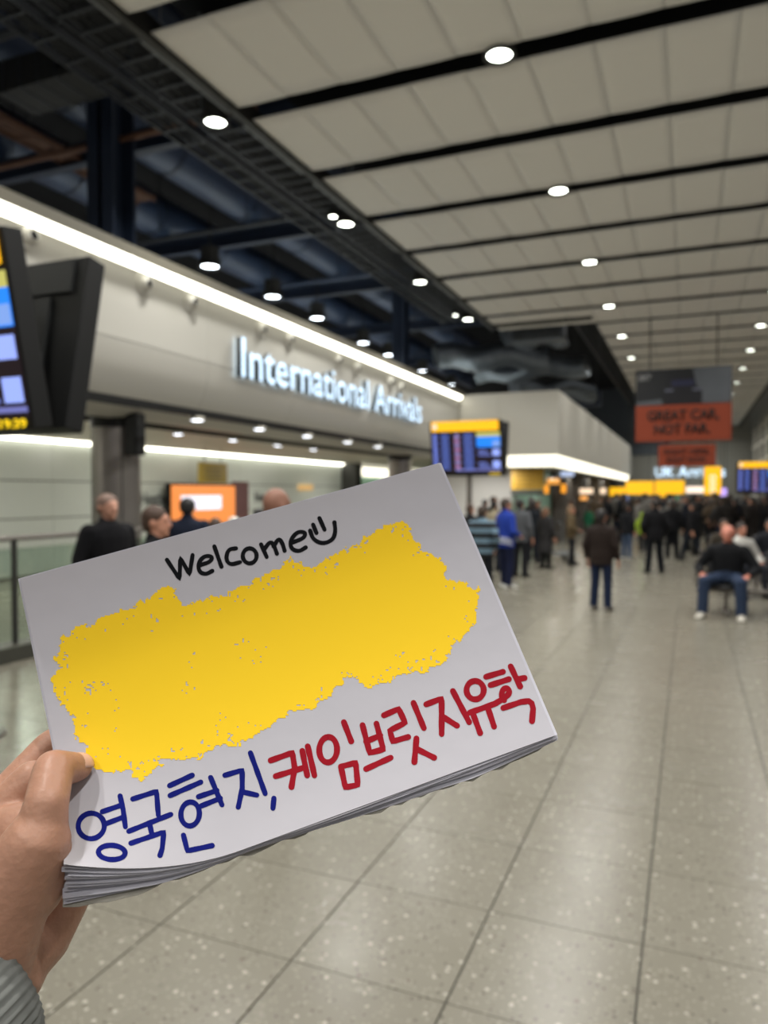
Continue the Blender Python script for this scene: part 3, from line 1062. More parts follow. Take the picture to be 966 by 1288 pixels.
# ---- flight information boards on poles
def fids():
    t = thing('flight_display', 'x', 'display board', (0, 0, 0))
    W2, Z0, H = .85, 2.25, 1.28
    MB().tube([(0, 0, .02), (0, 0, 2.35)], .065, 16).build('pole', M_STEEL, t, True)
    MB().tube([(0, 0, 0), (0, 0, .025)], .2, 24).build('base_plate', M_STEEL, t)
    ta = math.atan2(.24, H)
    for s in (-1, 1):
        p = bpy.data.objects.new('screen_unit', None)
        COL.objects.link(p)
        p.parent = t
        p.location = (0, s * .055, Z0)
        p.rotation_euler = (s * -ta if s > 0 else ta, 0, 0)
        if s > 0:
            p.rotation_euler = (-ta, 0, math.pi)
            p.rotation_euler = Euler((ta, 0, math.pi)).to_matrix().to_euler()
        # local: front is -Y
        MB().bbox(-W2, W2, -.16, -.0, 0, H, .012).build('housing', M_CASE, p)
        MB().box(-W2 + .12, W2 - .12, 0, .025, H - .27, H - .02).box(-W2 + .3, -.4, 0, .03, .1, H - .3).box(-.3, .3, 0, .03, .1, H - .3).box(.4, W2 - .3, 0, .03, .1, H - .3).build('rear_cover', M_CASE2, p)
        y = -.163

        def blk(name, u0, u1, v0, v1, m, dy=.0):
            return MB().box(-W2 + 2 * W2 * u0, -W2 + 2 * W2 * u1, y - .004 - dy, y - dy, H * v0, H * v1).build(name, m, p)
        MB().bbox(-W2 + .05, W2 - .05, y - .012, y, H * .82, H * 1.0, .02).build('header', M_YEL, p)
        lg = MB().tube([(-W2 + .13, y - .016, H * .91), (-W2 + .13, y - .012, H * .91)], .06, 16).build('logo_disc', glow('logo_white', (250, 240, 225), 1.0), p)
        blk('screen_face', .02, .99, .06, .8, glow('screen_dark', (26, 12, 18), 1.0, (8, 8, 9)))
        ML = glow('row_blue', (120, 140, 236), 1.25)
        MX = glow('row_violet', (178, 160, 225), .9)
        MR = glow('row_red', (220, 120, 160), .9)
        for c, (u0, u1, mm) in enumerate(((.04, .11, ML), (.16, .28, None), (.35, .43, MX), (.48, .62, None))):
            mb = MB()
            mr = MB()
            for r in range(17):
                v0 = .12 + r * .039
                (mr if (c == 2 and r % 4 == 1) else mb).box(-W2 + 2 * W2 * u0, -W2 + 2 * W2 * (u1 - (.02 if r % 3 else 0)), y - .007, y - .003, H * v0, H * (v0 + .024))
            mb.build('text_column', mm or glow('row_dim', (86, 108, 190), 1.05), p)
            if c == 2:
                mr.build('text_column', MR, p)
        blk('notice_panel', .66, .985, .71, .79, glow('notice_yellow', (214, 208, 110), .9), .004)
        blk('map_panel', .66, .985, .52, .71, glow('map_blue', (30, 128, 240), 1.3), .004)
        blk('map_note', .88, .98, .53, .63, glow('map_note', (140, 180, 255), .9), .007)
        for (v0, v1) in ((.36, .48), (.14, .27)):
            blk('info_square', .875, .975, v0, v1, glow('info_blue', (150, 170, 250), 1.25), .004)
            for q in range(3):
                blk('info_line', .68, .85 - .03 * q, v0 + q * .042, v0 + q * .042 + .026, glow('info_blue2', (110, 125, 205), .9), .004)
        blk('footer_bar', .35, .985, .09, .12, glow('footer_blue', (130, 134, 210), .8), .004)
        text_obj('clock', '19:39', glow('clock_yellow', (255, 214, 20), 1.3), p, (W2 * .78, y - .003, .015), FACE, w=.24, h=.062, offset=.02, extrude=.002)
    return t


XU = -4.85
f1 = fids()
f1['label'] = 'twin flight display board close by, cut by the picture edge'
f1.location = (XU, 3.85, 0)
f2 = copy_tree(f1)
f2['label'] = 'flight display board on a pole beside the striped jumper'
f2.location = (XU + .02, 16.95, -.02)
f3 = copy_tree(f1)
f3['label'] = 'small distant flight display above the seated crowd'
f3.scale = (.8, .8, .8)
p = atY(950, 620, 26.5)
f3.location = (p.x + .13, 26.5, 0.0)

# ================================================================== BARRIER, COLUMNS
gl = thing('glass_balustrade', 'glass balustrade with steel top rail and dark kerb by the arrivals opening', 'balustrade', (-6.75, 4, 0))
MB().bbox(-.14, .14, -3, 18, 0, .17, .01).build('kerb', mat('kerb_dark', (66, 66, 58), .6), gl)
MB().tube([(0, -3, 1.31), (0, 18, 1.31)], .03, 10).build('top_rail', M_STEEL, gl, True)
yp = atX(18, 720, -6.75).y - 4
for k in range(-3, 10):
    y = yp + k * 1.55
    MB().bbox(-.03, .03, y - .02, y + .02, .15, 1.3, .006).build('post', M_DARKSTEEL, gl)
    MB().box(-.006, .006, y + .04, y + 1.51, .2, 1.2).build('glass_pane', M_GLASS, gl)
for (x, lab) in ((146, 'steel clad round column beside the glass balustrade'), (503, 'dark round column below the end of the arrivals letters')):
    p = atX(x, 560, -7.6)
    t = tag(MB().tube([(p.x, p.y, 0), (p.x, p.y, 2.98)], .33, 36).build('column', M_STEEL, None, True), lab, kind='structure')
    MB().tube([(p.x, p.y, 0), (p.x, p.y, .2)], .345, 36).build('base_ring', M_DARKSTEEL, t, True)
    MB().tube([(p.x, p.y, 2.72), (p.x, p.y, 2.98)], .345, 36).build('collar', M_CASE, t, True)
    for an in (-.6, .9, 2.6, 4.1):
        MB().box(p.x + .33 * math.cos(an) - .006, p.x + .33 * math.cos(an) + .006, p.y + .33 * math.sin(an) - .006, p.y + .33 * math.sin(an) + .006, .2, 2.72).build('seam', M_DARKSTEEL, t)
p = atX(170, 545, -7.15)
t = thing('loudspeaker', 'slim black box hung beside the top of the steel column', 'loudspeaker', (p.x, p.y, atX(170, 573, -7.15).z))
MB().bbox(-.1, .1, -.1, .1, 0, .58, .02).build('cabinet', M_CASE, t)
MB().box(.1, .108, -.08, .08, .05, .53).build('grille', M_CASE2, t)
MB().tube([(0, 0, .58), (0, 0, 2.86 - t.location.z)], .02, 8).build('bracket', M_DARKSTEEL, t)
# ================================================================== PEOPLE
def arm_chain(P, s):
    return [Vector(P['sh%d' % s]), Vector(P['el%d' % s]), Vector(P['wr%d' % s])]


def base_pose():
    P = {'lean': 0.0}
    for s in (-1, 1):
        P['sh%d' % s] = (s * .185, .01, 1.39)
        P['el%d' % s] = (s * .245, .04, 1.12)
        P['wr%d' % s] = (s * .25, -.05, .88)
        P['hp%d' % s] = (s * .088, 0, .90)
        P['kn%d' % s] = (s * .10, -.015, .49)
        P['an%d' % s] = (s * .115, .025, .085)
    P['dz'] = 0
    P['hy'] = 0
    P['seat'] = False
    return P


def poses():
    out = {}
    P = base_pose()
    out['stand'] = P
    P = base_pose()                      # hands together in front
    for s in (-1, 1):
        P['el%d' % s] = (s * .27, .03, 1.10)
        P['wr%d' % s] = (s * .10, -.20, 1.02)
    P['an1'] = (.14, -.05, .085)
    out['front'] = P
    P = base_pose()                      # mid stride
    P['kn1'] = (.09, -.17, .50)
    P['an1'] = (.09, -.27, .095)
    P['kn-1'] = (-.09, .06, .48)
    P['an-1'] = (-.09, .30, .12)
    P['el1'] = (.25, .12, 1.13)
    P['wr1'] = (.25, .16, .9)
    P['el-1'] = (-.25, -.05, 1.13)
    P['wr-1'] = (-.24, -.22, .95)
    out['walk'] = P
    P = base_pose()                      # hands in jacket pockets
    for s in (-1, 1):
        P['el%d' % s] = (s * .265, .09, 1.12)
        P['wr%d' % s] = (s * .20, -.07, .92)
        P['an%d' % s] = (s * .14, .02, .085)
    out['pocket'] = P
    P = base_pose()                      # one arm raised with a phone
    P['el1'] = (.27, -.12, 1.20)
    P['wr1'] = (.16, -.33, 1.38)
    P['el-1'] = (-.26, .05, 1.12)
    out['phone'] = P
    P = base_pose()                      # seated, hands on the thighs
    P['seat'] = True
    dz = -.42
    P['dz'] = dz
    for s in (-1, 1):
        P['sh%d' % s] = (s * .19, -.03, 1.38 + dz)
        P['el%d' % s] = (s * .33, -.05, 1.10 + dz)
        P['wr%d' % s] = (s * .25, -.28, 1.02 + dz)
        P['hp%d' % s] = (s * .10, -.02, .52)
        P['kn%d' % s] = (s * .20, -.45, .53)
        P['an%d' % s] = (s * .215, -.47, .09)
    out['sit'] = P
    return out


def torso_rings(g, P, z0=.84, coat=None):
    dz = P['dz']
    rr = [(.84, .158, .105), (.95, .165, .115), (1.08, .150, .105), (1.22, .165, .112), (1.33, .178, .11), (1.40, .165, .095), (1.445, .11, .08), (1.475, .07, .065)]
    out = []
    for (z, rx, ry) in rr:
        if z < z0:
            continue
        yy = -.03 * max(0, (z - .9)) / .5 if P['seat'] else 0
        out.append((0, yy + .005, z + dz, rx + g, ry + g))
    return out


def hand_parts(P, s):
    """palm, four fingers and a thumb, slightly curled, past the wrist"""
    e, wv = Vector(P['el%d' % s]), Vector(P['wr%d' % s])
    d = (wv - e).normalized()
    side = Vector((0, -1, 0)) if abs(d.y) < .75 else Vector((-s, 0, 0))
    side = (side - d * side.dot(d)).normalized()
    inn = d.cross(side) * s
    mb = MB()
    palm = wv + d * .055
    m = Matrix((side, inn, d)).transposed()
    mb.ell(palm, (.042, .018, .058), 10, 6, m)
    for k, L in enumerate((.070, .080, .074, .058)):
        b = wv + d * .10 + side * (.028 - k * .019)
        p1 = b + d * L * .5 + inn * .006
        p2 = p1 + d * L * .42 + inn * .022
        mb.cap(b, .0095, p1, .0088, 7).cap(p1, .0088, p2, .0072, 7)
    b = wv + d * .035 + side * .036
    p1 = b + d * .030 + side * .022 + inn * .012
    mb.cap(b, .012, p1, .010, 7).cap(p1, .010, p1 + d * .03 + side * .004 + inn * .012, .008, 7)
    return mb


def build_kit(P):
    """meshes shared by every person in this pose"""
    K = {}
    dz = P['dz']
    hy = -.05 if P['seat'] else 0.0
    b = MB()
    b.rings(torso_rings(-.012, P))
    b.cap((0, .012 + hy * .6, 1.42 + dz), .058, (0, .0 + hy, 1.55 + dz), .054)
    hz = dz
    b.ell((0, .012 + hy, 1.632 + hz), (.077, .097, .104), 16, 12)
    b.ell((0, -.028 + hy, 1.568 + hz), (.057, .062, .064), 14, 10)
    b.ell((0, -.05 + hy, 1.60 + hz), (.05, .045, .07), 12, 8)
    b.cap((0, -.088 + hy, 1.622 + hz), .010, (0, -.108 + hy, 1.588 + hz), .015, 8)       # nose
    b.ell((0, -.088 + hy, 1.552 + hz), (.024, .012, .009), 8, 6)                          # lips
    b.ell((0, -.074 + hy, 1.518 + hz), (.026, .02, .018), 8, 6)                           # chin
    b.ell((0, -.082 + hy, 1.645 + hz), (.052, .014, .010), 8, 6)                          # brow
    for s in (-1, 1):
        b.ell((s * .078, .012 + hy, 1.607 + hz), (.012, .02, .033), 8, 6)               # ears
        a = arm_chain(P, s)
        b.cap(a[0], .052, a[1], .040).cap(a[1], .040, a[2], .027)
        q = [Vector(P['hp%d' % s]), Vector(P['kn%d' % s]), Vector(P['an%d' % s])]
        b.cap(q[0], .078, q[1], .052).cap(q[1], .052, q[2], .036)
        b.cap(q[2], .038, q[2] + Vector((s * .008, -.06, -.04)), .026)
    body = remesh(b, .0125, 3, 'body')
    # hands joined on
    hb = MB()
    hb.v = [v.co.copy() for v in body.vertices]
    hb.f = [tuple(p.vertices) for p in body.polygons]
    for s in (-1, 1):
        h = hand_parts(P, s)
        hb.add(h.v, h.f)
    body = hb.mesh('body')
    for p in body.polygons:
        p.use_smooth = True
    K['body'] = body
    # jacket
    for nm, z0 in (('jacket', .84), ('coat', .84)):
        j = MB()
        rr = torso_rings(.028, P, z0)
        if nm == 'coat' and not P['seat']:
            rr = [(0, .01, .46, .215, .185), (0, .01, .65, .205, .165)] + rr
        elif not P['seat']:
            rr = [(0, .005, .79, .195, .145)] + rr
        rr[-1] = rr[-1][:3] + (.085, .08)
        j.rings(rr)
        j.cap((0, .015 + hy * .5, 1.45 + dz), .078, (0, .02 + hy * .7, 1.485 + dz), .07)      # collar
        for s in (-1, 1):
            a = arm_chain(P, s)
            j.cap(a[0] + Vector((-s * .015, 0, -.005)), .077, a[1], .063)
            e = a[1] + (a[2] - a[1]) * .93
            j.tube([a[1] - (a[2] - a[1]).normalized() * .05, a[1], e], [.045, .062, .049], 12)
        K[nm] = remesh(j, .0125, 5, nm)
    # trousers
    t = MB()
    for s in (-1, 1):
        q = [Vector(P['hp%d' % s]), Vector(P['kn%d' % s]), Vector(P['an%d' % s])]
        t.cap(q[0], .098, q[1], .072)
        t.tube([q[1] + Vector((0, 0, .05)), q[1], q[1] + (q[2] - q[1]) * .5, q[2] + Vector((0, 0, -.03))], [.05, .072, .068, .066], 12)
    z = P['hp1'][2]
    y = P['hp1'][1]
    t.rings([(0, y, z - .06, .12, .1), (0, y, z, .17, .125), (0, y, z + .1, .165, .122), (0, y, z + .16, .155, .115)])
    K['trousers'] = remesh(t, .0125, 4, 'trousers')
    for s in (-1, 1):
        a = Vector(P['an%d' % s])
        dirn = Vector((s * .10, -1, 0)).normalized()
        m = MB()
        zt = a.z
        pts = []
        for (u, z, wdt, hgt) in ((-.085, 0, .0, 0), (-.08, 0, .032, .07), (-.03, 0, .042, .095), (.05, 0, .043, .085), (.12, 0, .048, .055), (.17, 0, .042, .04), (.195, 0, .02, .02)):
            pts.append((u, wdt, hgt))
        vv, ff = [], []
        sd = Vector((-dirn.y, dirn.x, 0))
        n = 10
        fz = a.z - .085
        for (u, wdt, hgt) in pts:
            for k in range(n):
                an = 2 * math.pi * k / n
                x = math.cos(an) * max(wdt, .003)
                zz = (math.sin(an) * .5 + .5) * max(hgt, .004)
                p_ = Vector((a.x, a.y, fz)) + dirn * u + sd * x + Vector((0, 0, zz))
                vv.append(p_)
        for i in range(len(pts) - 1):
            for k in range(n):
                ff.append((i * n + k, i * n + (k + 1) % n, (i + 1) * n + (k + 1) % n, (i + 1) * n + k))
        ff += [tuple(reversed(range(n))), tuple(range((len(pts) - 1) * n, len(pts) * n))]
        K['shoe%d' % s] = m.add(vv, ff).mesh('shoe')
        for p_ in K['shoe%d' % s].polygons:
            p_.use_smooth = True
    # hair
    h = MB()
    h.ell((0, .022 + hy, 1.655 + hz), (.087, .100, .092), 16, 12)
    h.ell((0, .055 + hy, 1.61 + hz), (.078, .066, .085), 14, 10)
    K['short_hair'] = remesh(h, .011, 3, 'hair')
    h.rings([(0, .075 + hy, 1.42 + hz, .06, .03), (0, .085 + hy, 1.50 + hz, .085, .045), (0, .06 + hy, 1.60 + hz, .088, .07)])
    K['long_hair'] = remesh(h, .011, 4, 'hair')
    h = MB()
    h.ell((0, .03 + hy, 1.65 + hz), (.10, .115, .115), 16, 12)
    h.ell((0, .05 + hy, 1.52 + hz), (.11, .09, .09), 14, 10)
    K['hood'] = remesh(h, .012, 4, 'hood')
    h = MB()
    h.ell((0, .012 + hy, 1.668 + hz), (.086, .106, .086), 16, 12)
    K['cap'] = remesh(h, .011, 2, 'cap')
    e = MB()
    for s in (-1, 1):
        e.ell((s * .031, -.083 + hy, 1.624 + hz), (.013, .010, .008), 8, 6)
    K['eyes'] = e.mesh('eyes')
    for k_, m_ in K.items():
        m_.materials.clear()
        m_.materials.append(None)
    return K


KITS = {k: build_kit(p) for k, p in poses().items()}


def cloth(c, kind='cloth'):
    return mat('%s_%d_%d_%d' % ((kind,) + tuple(c)), c, .85, var=.22, scale=9, bump=.25, bscale=25, spec=.2)


def skin(c=(196, 142, 116)):
    return mat('skin_%d_%d_%d' % c, c, .55, var=.08, scale=30)


def hair_m(c):
    return mat('hair_%d_%d_%d' % c, c, .6, var=.35, scale=60, bump=.5, bscale=90)


def stripes(name, c1, c2, n):
    if name in MATS:
        return MATS[name]
    m = mat(name, c1, .85, var=0)
    nt = m.node_tree
    tc = nt.nodes.new('ShaderNodeTexCoord')
    sp = nt.nodes.new('ShaderNodeSeparateXYZ')
    nt.links.new(tc.outputs['Object'], sp.inputs[0])
    mm = nt.nodes.new('ShaderNodeMath')
    mm.operation = 'MULTIPLY'
    mm.inputs[1].default_value = n
    nt.links.new(sp.outputs['Z'], mm.inputs[0])
    fr = nt.nodes.new('ShaderNodeMath')
    fr.operation = 'FRACT'
    nt.links.new(mm.outputs[0], fr.inputs[0])
    gt = nt.nodes.new('ShaderNodeMath')
    gt.operation = 'GREATER_THAN'
    gt.inputs[1].default_value = .52
    nt.links.new(fr.outputs[0], gt.inputs[0])
    mx = nt.nodes.new('ShaderNodeMix')
    mx.data_type = 'RGBA'
    mx.inputs['A'].default_value = rgb(c1)
    mx.inputs['B'].default_value = rgb(c2)
    nt.links.new(gt.outputs[0], mx.inputs['Factor'])
    nt.links.new(mx.outputs['Result'], nt.nodes['Principled BSDF'].inputs['Base Color'])
    return m


DARK = (24, 24, 27)


def person(label, loc, h=1.72, rz=0.0, pose='stand', top=DARK, legs=(28, 30, 38), shoes=(20, 20, 22), hair=(36, 28, 24), sk=(190, 138, 114),
           long_coat=False, head='short_hair', group=None, topmat=None, wide=1.0, eyes=False):
    K = KITS[pose]
    t = thing('person', label, 'person', loc, rz, group)
    s = h / 1.735
    t.scale = (s * wide, s * wide, s)

    def part(nm, key, m):
        o = bpy.data.objects.new(nm, K[key])
        COL.objects.link(o)
        o.parent = t
        o.material_slots[0].link = 'OBJECT'
        o.material_slots[0].material = m
        return o
    part('body', 'body', skin(sk))
    part('coat' if long_coat else 'jacket', 'coat' if long_coat else 'jacket', topmat or cloth(top))
    part('trousers', 'trousers', cloth(legs))
    part('shoe', 'shoe-1', cloth(shoes, 'shoe'))
    part('shoe', 'shoe1', cloth(shoes, 'shoe'))
    if head:
        part({'short_hair': 'hair', 'long_hair': 'hair', 'hood': 'hood', 'cap': 'cap'}[head], head, hair_m(hair) if 'hair' in head else cloth(hair))
    if eyes:
        part('eyes', 'eyes', mat('eye_dark', (40, 30, 26), .3))
    return t


def foot(x, d):
    """floor point in image column x at depth d"""
    p = C(x, HY, d)
    return (p.x, p.y, 0)


def hgt(y, d):
    return CAM.z + (HY - y) / F * d


PI = math.pi
placed = []


def put(label, x, yh, d, **kw):
    l = foot(x, d)
    placed.append((l[0], l[1]))
    dh = kw.pop('dh', 0)
    return person(label, l, hgt(yh, d) + dh, **kw)


# --- people near the pole display
put('person in a black jumper with pale blue stripes, back turned, beside the display pole', 607, 636, 12.6, rz=PI, topmat=stripes('striped_jumper', (16, 18, 22), (104, 130, 148), 5.3), legs=(22, 24, 30), hair=(60, 46, 36), pose='pocket', wide=1.12)
bj = put('person in a royal blue sports jacket with white side stripes and white shoes', 637, 627, 14.0, rz=PI * .75, top=(34, 58, 148), legs=(22, 28, 54), shoes=(215, 215, 210), hair=(58, 46, 38), pose='front', wide=1.1)
for q in range(3):
    o = MB().tube([(.215 * math.cos(a_) * 1.0, .005 + .165 * math.sin(a_), .84 + q * .045 + .06 * math.sin(a_ * 1.0)) for a_ in [PI * (-.1 + .12 * i_) for i_ in range(10)]], .011, 6).build('stripe', mat('stripe_white', (205, 208, 215), .7), bj)
put('person in a grey jacket standing behind the blue sports jacket', 655, 628, 15.8, rz=PI * .9, top=(84, 86, 90), legs=(26, 27, 32), hair=(28, 24, 24), pose='stand', wide=1.05)
put('person in a long charcoal coat beside the grey jacket', 687, 638, 17.6, rz=PI * .8, top=(44, 43, 44), legs=(22, 22, 24), hair=(112, 80, 58), long_coat=True, head='long_hair', wide=1.12)
put('person in an olive brown jacket with dark trousers facing the shops', 719, 636, 18.4, rz=PI * .55, top=(98, 84, 62), legs=(26, 28, 34), hair=(140, 112, 84), pose='front', head='long_hair')
put('person in a dark brown jacket and blue jeans standing alone on the floor', 757, 641, 11.3, rz=PI * .92, top=(40, 32, 29), legs=(26, 36, 60), shoes=(120, 116, 108), hair=(26, 22, 22), pose='stand', wide=1.08)
put('person in black with hands in pockets before the far crowd', 824, 628, 16.6, rz=PI * 1.1, top=(18, 18, 21), legs=(18, 20, 25), hair=(40, 32, 28), pose='pocket', wide=1.15)
put('child in a bright lime hooded jacket', 808, 645, 22.5, rz=PI, top=(150, 178, 52), legs=(30, 32, 36), hair=(150, 178, 52), head='hood', pose='walk')
put('person in a dark jacket and pale jeans left of the lime jacket', 789, 634, 20.0, rz=PI * .8, top=(26, 27, 31), legs=(66, 80, 104), shoes=(190, 188, 182), hair=(46, 34, 28), pose='stand')
put('tall person in black beside the lime jacket, back turned', 846, 630, 20.5, rz=PI * 1.0, top=(16, 17, 20), legs=(18, 19, 22), hair=(50, 38, 30), pose='stand', wide=1.15)
put('person in black walking in front of the far crowd near the benches', 872, 632, 19.5, rz=PI * 1.3, top=(20, 20, 23), legs=(30, 34, 42), hair=(38, 30, 28), pose='walk', wide=1.1)
put('person in a white top in the far crowd', 849, 640, 27.0, rz=PI * .2, top=(205, 203, 196), legs=(30, 32, 40), hair=(40, 30, 26), pose='front')
put('person in a green top in the far crowd', 741, 637, 26.0, rz=PI * .8, top=(40, 104, 76), legs=(30, 32, 40), hair=(40, 30, 26), pose='front')
# --- arrivals barrier, close on the left
put('person in a black coat with cropped grey hair beside the steel column', 136, 622, 7.3, rz=PI * .42, top=(18, 18, 22), legs=(24, 25, 30), hair=(122, 98, 86), sk=(196, 146, 124), long_coat=True, wide=1.15)
put('person with tousled brown hair seen in profile near the card', 197, 637, 5.6, rz=PI * .62, top=(26, 27, 30), legs=(30, 32, 40), hair=(72, 52, 40), sk=(198, 142, 118), eyes=True)
put('person in a navy jacket watching the orange screen', 236, 627, 9.6, rz=PI * 1.15, top=(26, 32, 48), legs=(24, 26, 34), hair=(22, 20, 22), pose='phone', wide=1.2)
put('child with brown hair between the navy jacket and the orange screen', 271, 652, 9.0, rz=PI * 1.1, top=(40, 44, 56), legs=(30, 32, 40), hair=(72, 56, 46))
put('bald person in a pale shirt, head rising above the card edge', 349, 614, 5.2, rz=PI * .86, top=(150, 148, 146), legs=(40, 42, 50), hair=(96, 70, 58), sk=(140, 98, 80), head=None)
put('person in a white cap beyond the child', 295, 651, 10.8, rz=PI * .7, top=(60, 62, 66), legs=(30, 32, 40), hair=(225, 223, 215), head='cap')
put('person with dark hair between the white cap and the bald head', 327, 640, 10.2, rz=PI * .9, top=(40, 40, 46), legs=(30, 32, 40), hair=(26, 22, 22), head='long_hair')

# --- benches and seated people
def bench(x0, y0, n, label, rz=0):
    t = thing('bench', label, 'bench', (x0, y0, 0), rz)
    Wd = .84
    MB().bbox(-.42, n * Wd - .42, -.04, .04, .30, .36, .01).build('beam', M_STEEL, t)
    MS = mat('seat_black', (22, 22, 24), .45)
    for k in range(n):
        x = k * Wd
        MB().bbox(x - .27, x + .27, -.30, .24, .37, .44, .03).build('seat', MS, t)
        m = MB().bbox(x - .27, x + .27, .22, .29, .46, .92, .03)
        m.v = [(p[0], p[1] + (p[2] - .46) * .22, p[2]) for p in m.v]
        m.build('backrest', MS, t)
    for k in range(n + 1):
        x = k * Wd - .42
        MB().bbox(x - .02, x + .02, -.2, .22, .60, .64, .008).build('armrest', M_STEEL, t)
        MB().bbox(x - .02, x + .02, .18, .22, .36, .60, .006).build('armrest_post', M_STEEL, t)
    for k in (0, n - 1):
        x = k * Wd
        MB().bbox(x - .03, x + .03, -.03, .03, .05, .31, .008).build('leg', M_STEEL, t)
        MB().bbox(x - .04, x + .04, -.32, .30, 0, .05, .012).build('foot', M_STEEL, t)
    return t


dS = 11.0
ls = foot(917, dS)
bench(ls[0] - .02, ls[1] + .12, 3, 'black seat bench holding the bald man in jeans')
sm1 = person('bald man in a black jacket, blue jeans and pale trainers seated on the bench', (ls[0], ls[1], 0), 1.74, rz=-.18, pose='sit', top=(20, 21, 24), legs=(42, 54, 76), shoes=(176, 172, 162), sk=(196, 124, 104), head=None, wide=1.2, eyes=True)
placed.append((ls[0], ls[1]))
bench(ls[0] + .28, ls[1] + 2.35, 3, 'black seat bench behind the bald seated man')
lb2 = foot(944, 13.3)
person('person in a white top seated behind the bald man', (ls[0] + .28, ls[1] + 2.23, 0), 1.68, rz=.5, pose='sit', top=(196, 194, 188), legs=(36, 38, 46), hair=(50, 38, 32), sk=(184, 126, 104))
person('person in black seated behind the bald man, dark hair', (ls[0] + 1.12, ls[1] + 2.23, 0), 1.72, rz=.1, pose='sit', top=(24, 24, 28), legs=(34, 36, 44), hair=(28, 24, 22))
person('person in dark clothes seated beside the bald man at the picture edge', (ls[0] + .86, ls[1], 0), 1.66, rz=.15, pose='sit', top=(26, 26, 30), legs=(26, 27, 32), hair=(34, 28, 26), head='long_hair')
bench(ls[0] + .1, ls[1] + 4.6, 3, 'black seat bench in front of the dense far crowd')
for k, (dx, c, hc, lab) in enumerate(((.1, (64, 58, 50), (60, 44, 36), 'taupe'), (.94, (30, 32, 38), (30, 24, 22), 'slate'), (1.78, (92, 84, 74), (120, 90, 66), 'beige'))):
    person('person in a %s jacket seated on the bench before the far crowd' % lab, (ls[0] + dx, ls[1] + 4.48, 0), 1.66 + .03 * (k % 3), rz=.3 - .15 * k, pose='sit', top=c, legs=(30, 32, 40), hair=hc, head='long_hair' if k % 2 else 'short_hair')
for k, (x, y) in enumerate(((2.6, 3.4), (1.45, 1.15))):
    t = thing('suitcase', ['dark upright suitcase beside the second bench', 'black upright suitcase between the two nearest benches'][k], 'suitcase', (ls[0] + x - .35, ls[1] + y, 0))
    ms = mat('suitcase_dark', (30, 31, 35), .4)
    MB().bbox(-.2, .2, -.13, .13, .06, .62, .03).build('shell', ms, t)
    for q in (-1, 1):
        MB().tube([(q * .15, -.09, .03), (q * .15 + .02, -.09, .03)], .03, 10).build('wheel', M_CASE, t)
        MB().tube([(q * .15, .09, .03), (q * .15 + .02, .09, .03)], .03, 10).build('wheel', M_CASE, t)
    MB().tube([(-.1, .1, .62), (-.1, .1, .95), (.1, .1, .95), (.1, .1, .62)], .01, 6).build('handle', M_STEEL, t)
# luggage trolley between the coat and the olive jacket
t = thing('luggage_trolley', 'pale metal luggage trolley between the charcoal coat and the olive jacket', 'trolley', foot(704, 19.6), .6)
placed.append(tuple(foot(704, 19.6)[:2]))
placed.append((foot(704, 19.6)[0], foot(704, 19.6)[1] + .5))
MB().tube([(-.28, -.45, .2), (-.28, .4, .25), (-.28, .45, 1.0), (.28, .45, 1.0), (.28, .4, .25), (.28, -.45, .2), (-.28, -.45, .2)], .018, 8).build('frame', M_RAIL, t)
for k in range(5):
    MB().tube([(-.28, -.4 + k * .18, .215), (.28, -.4 + k * .18, .215)], .01, 6).build('slat', M_RAIL, t)
MB().tube([(-.28, .45, .7), (.28, .45, .7)], .012, 6).build('cross_bar', M_RAIL, t)
MB().tube([(-.34, .47, 1.02), (.34, .47, 1.02)], .025, 8).build('handle', M_CASE, t)
for (x, y) in ((-.26, .35), (.26, .35), (0, -.4)):
    MB().tube([(x - .015, y, .08), (x + .015, y, .08)], .08, 12).tube([(x, y, .1), (x, y, .22)], .012, 6).build('wheel', M_CASE, t)

# --- waiting crowd in the distance
random.seed(21)
cols = [((20, 20, 23), 'black'), ((28, 29, 33), 'charcoal'), ((24, 28, 40), 'navy'), ((36, 33, 31), 'dark brown'), ((18, 20, 22), 'black'), ((44, 46, 50), 'dark grey'), ((30, 26, 24), 'dark brown'), ((84, 72, 58), 'tan'), ((120, 118, 114), 'light grey')]
hairs = [((30, 25, 22), 'dark'), ((44, 34, 28), 'brown'), ((60, 44, 34), 'brown'), ((24, 22, 22), 'black'), ((104, 82, 60), 'fair'), ((80, 76, 72), 'grey')]
spots = []
tries = 0
while len(spots) < 78 and tries < 6000:
    tries += 1
    d = random.uniform(19.5, 40)
    x = random.uniform(596, 985)
    if d < 24 and x < 720 and random.random() < .35:
        continue
    if d < 25.5 and 690 < x < 862:
        continue
    if x > 870 and d < 21:
        continue
    l = foot(x, d)
    if l[0] > 3.4 or l[1] > 55:
        continue
    if l[0] < XB - .35 and l[1] > 22.9:        # shop fronts
        continue
    if any((l[0] - a[0]) ** 2 + (l[1] - a[1]) ** 2 < .74 ** 2 for a in placed):
        continue
    placed.append((l[0], l[1]))
    spots.append((x, d, l))
used = set()
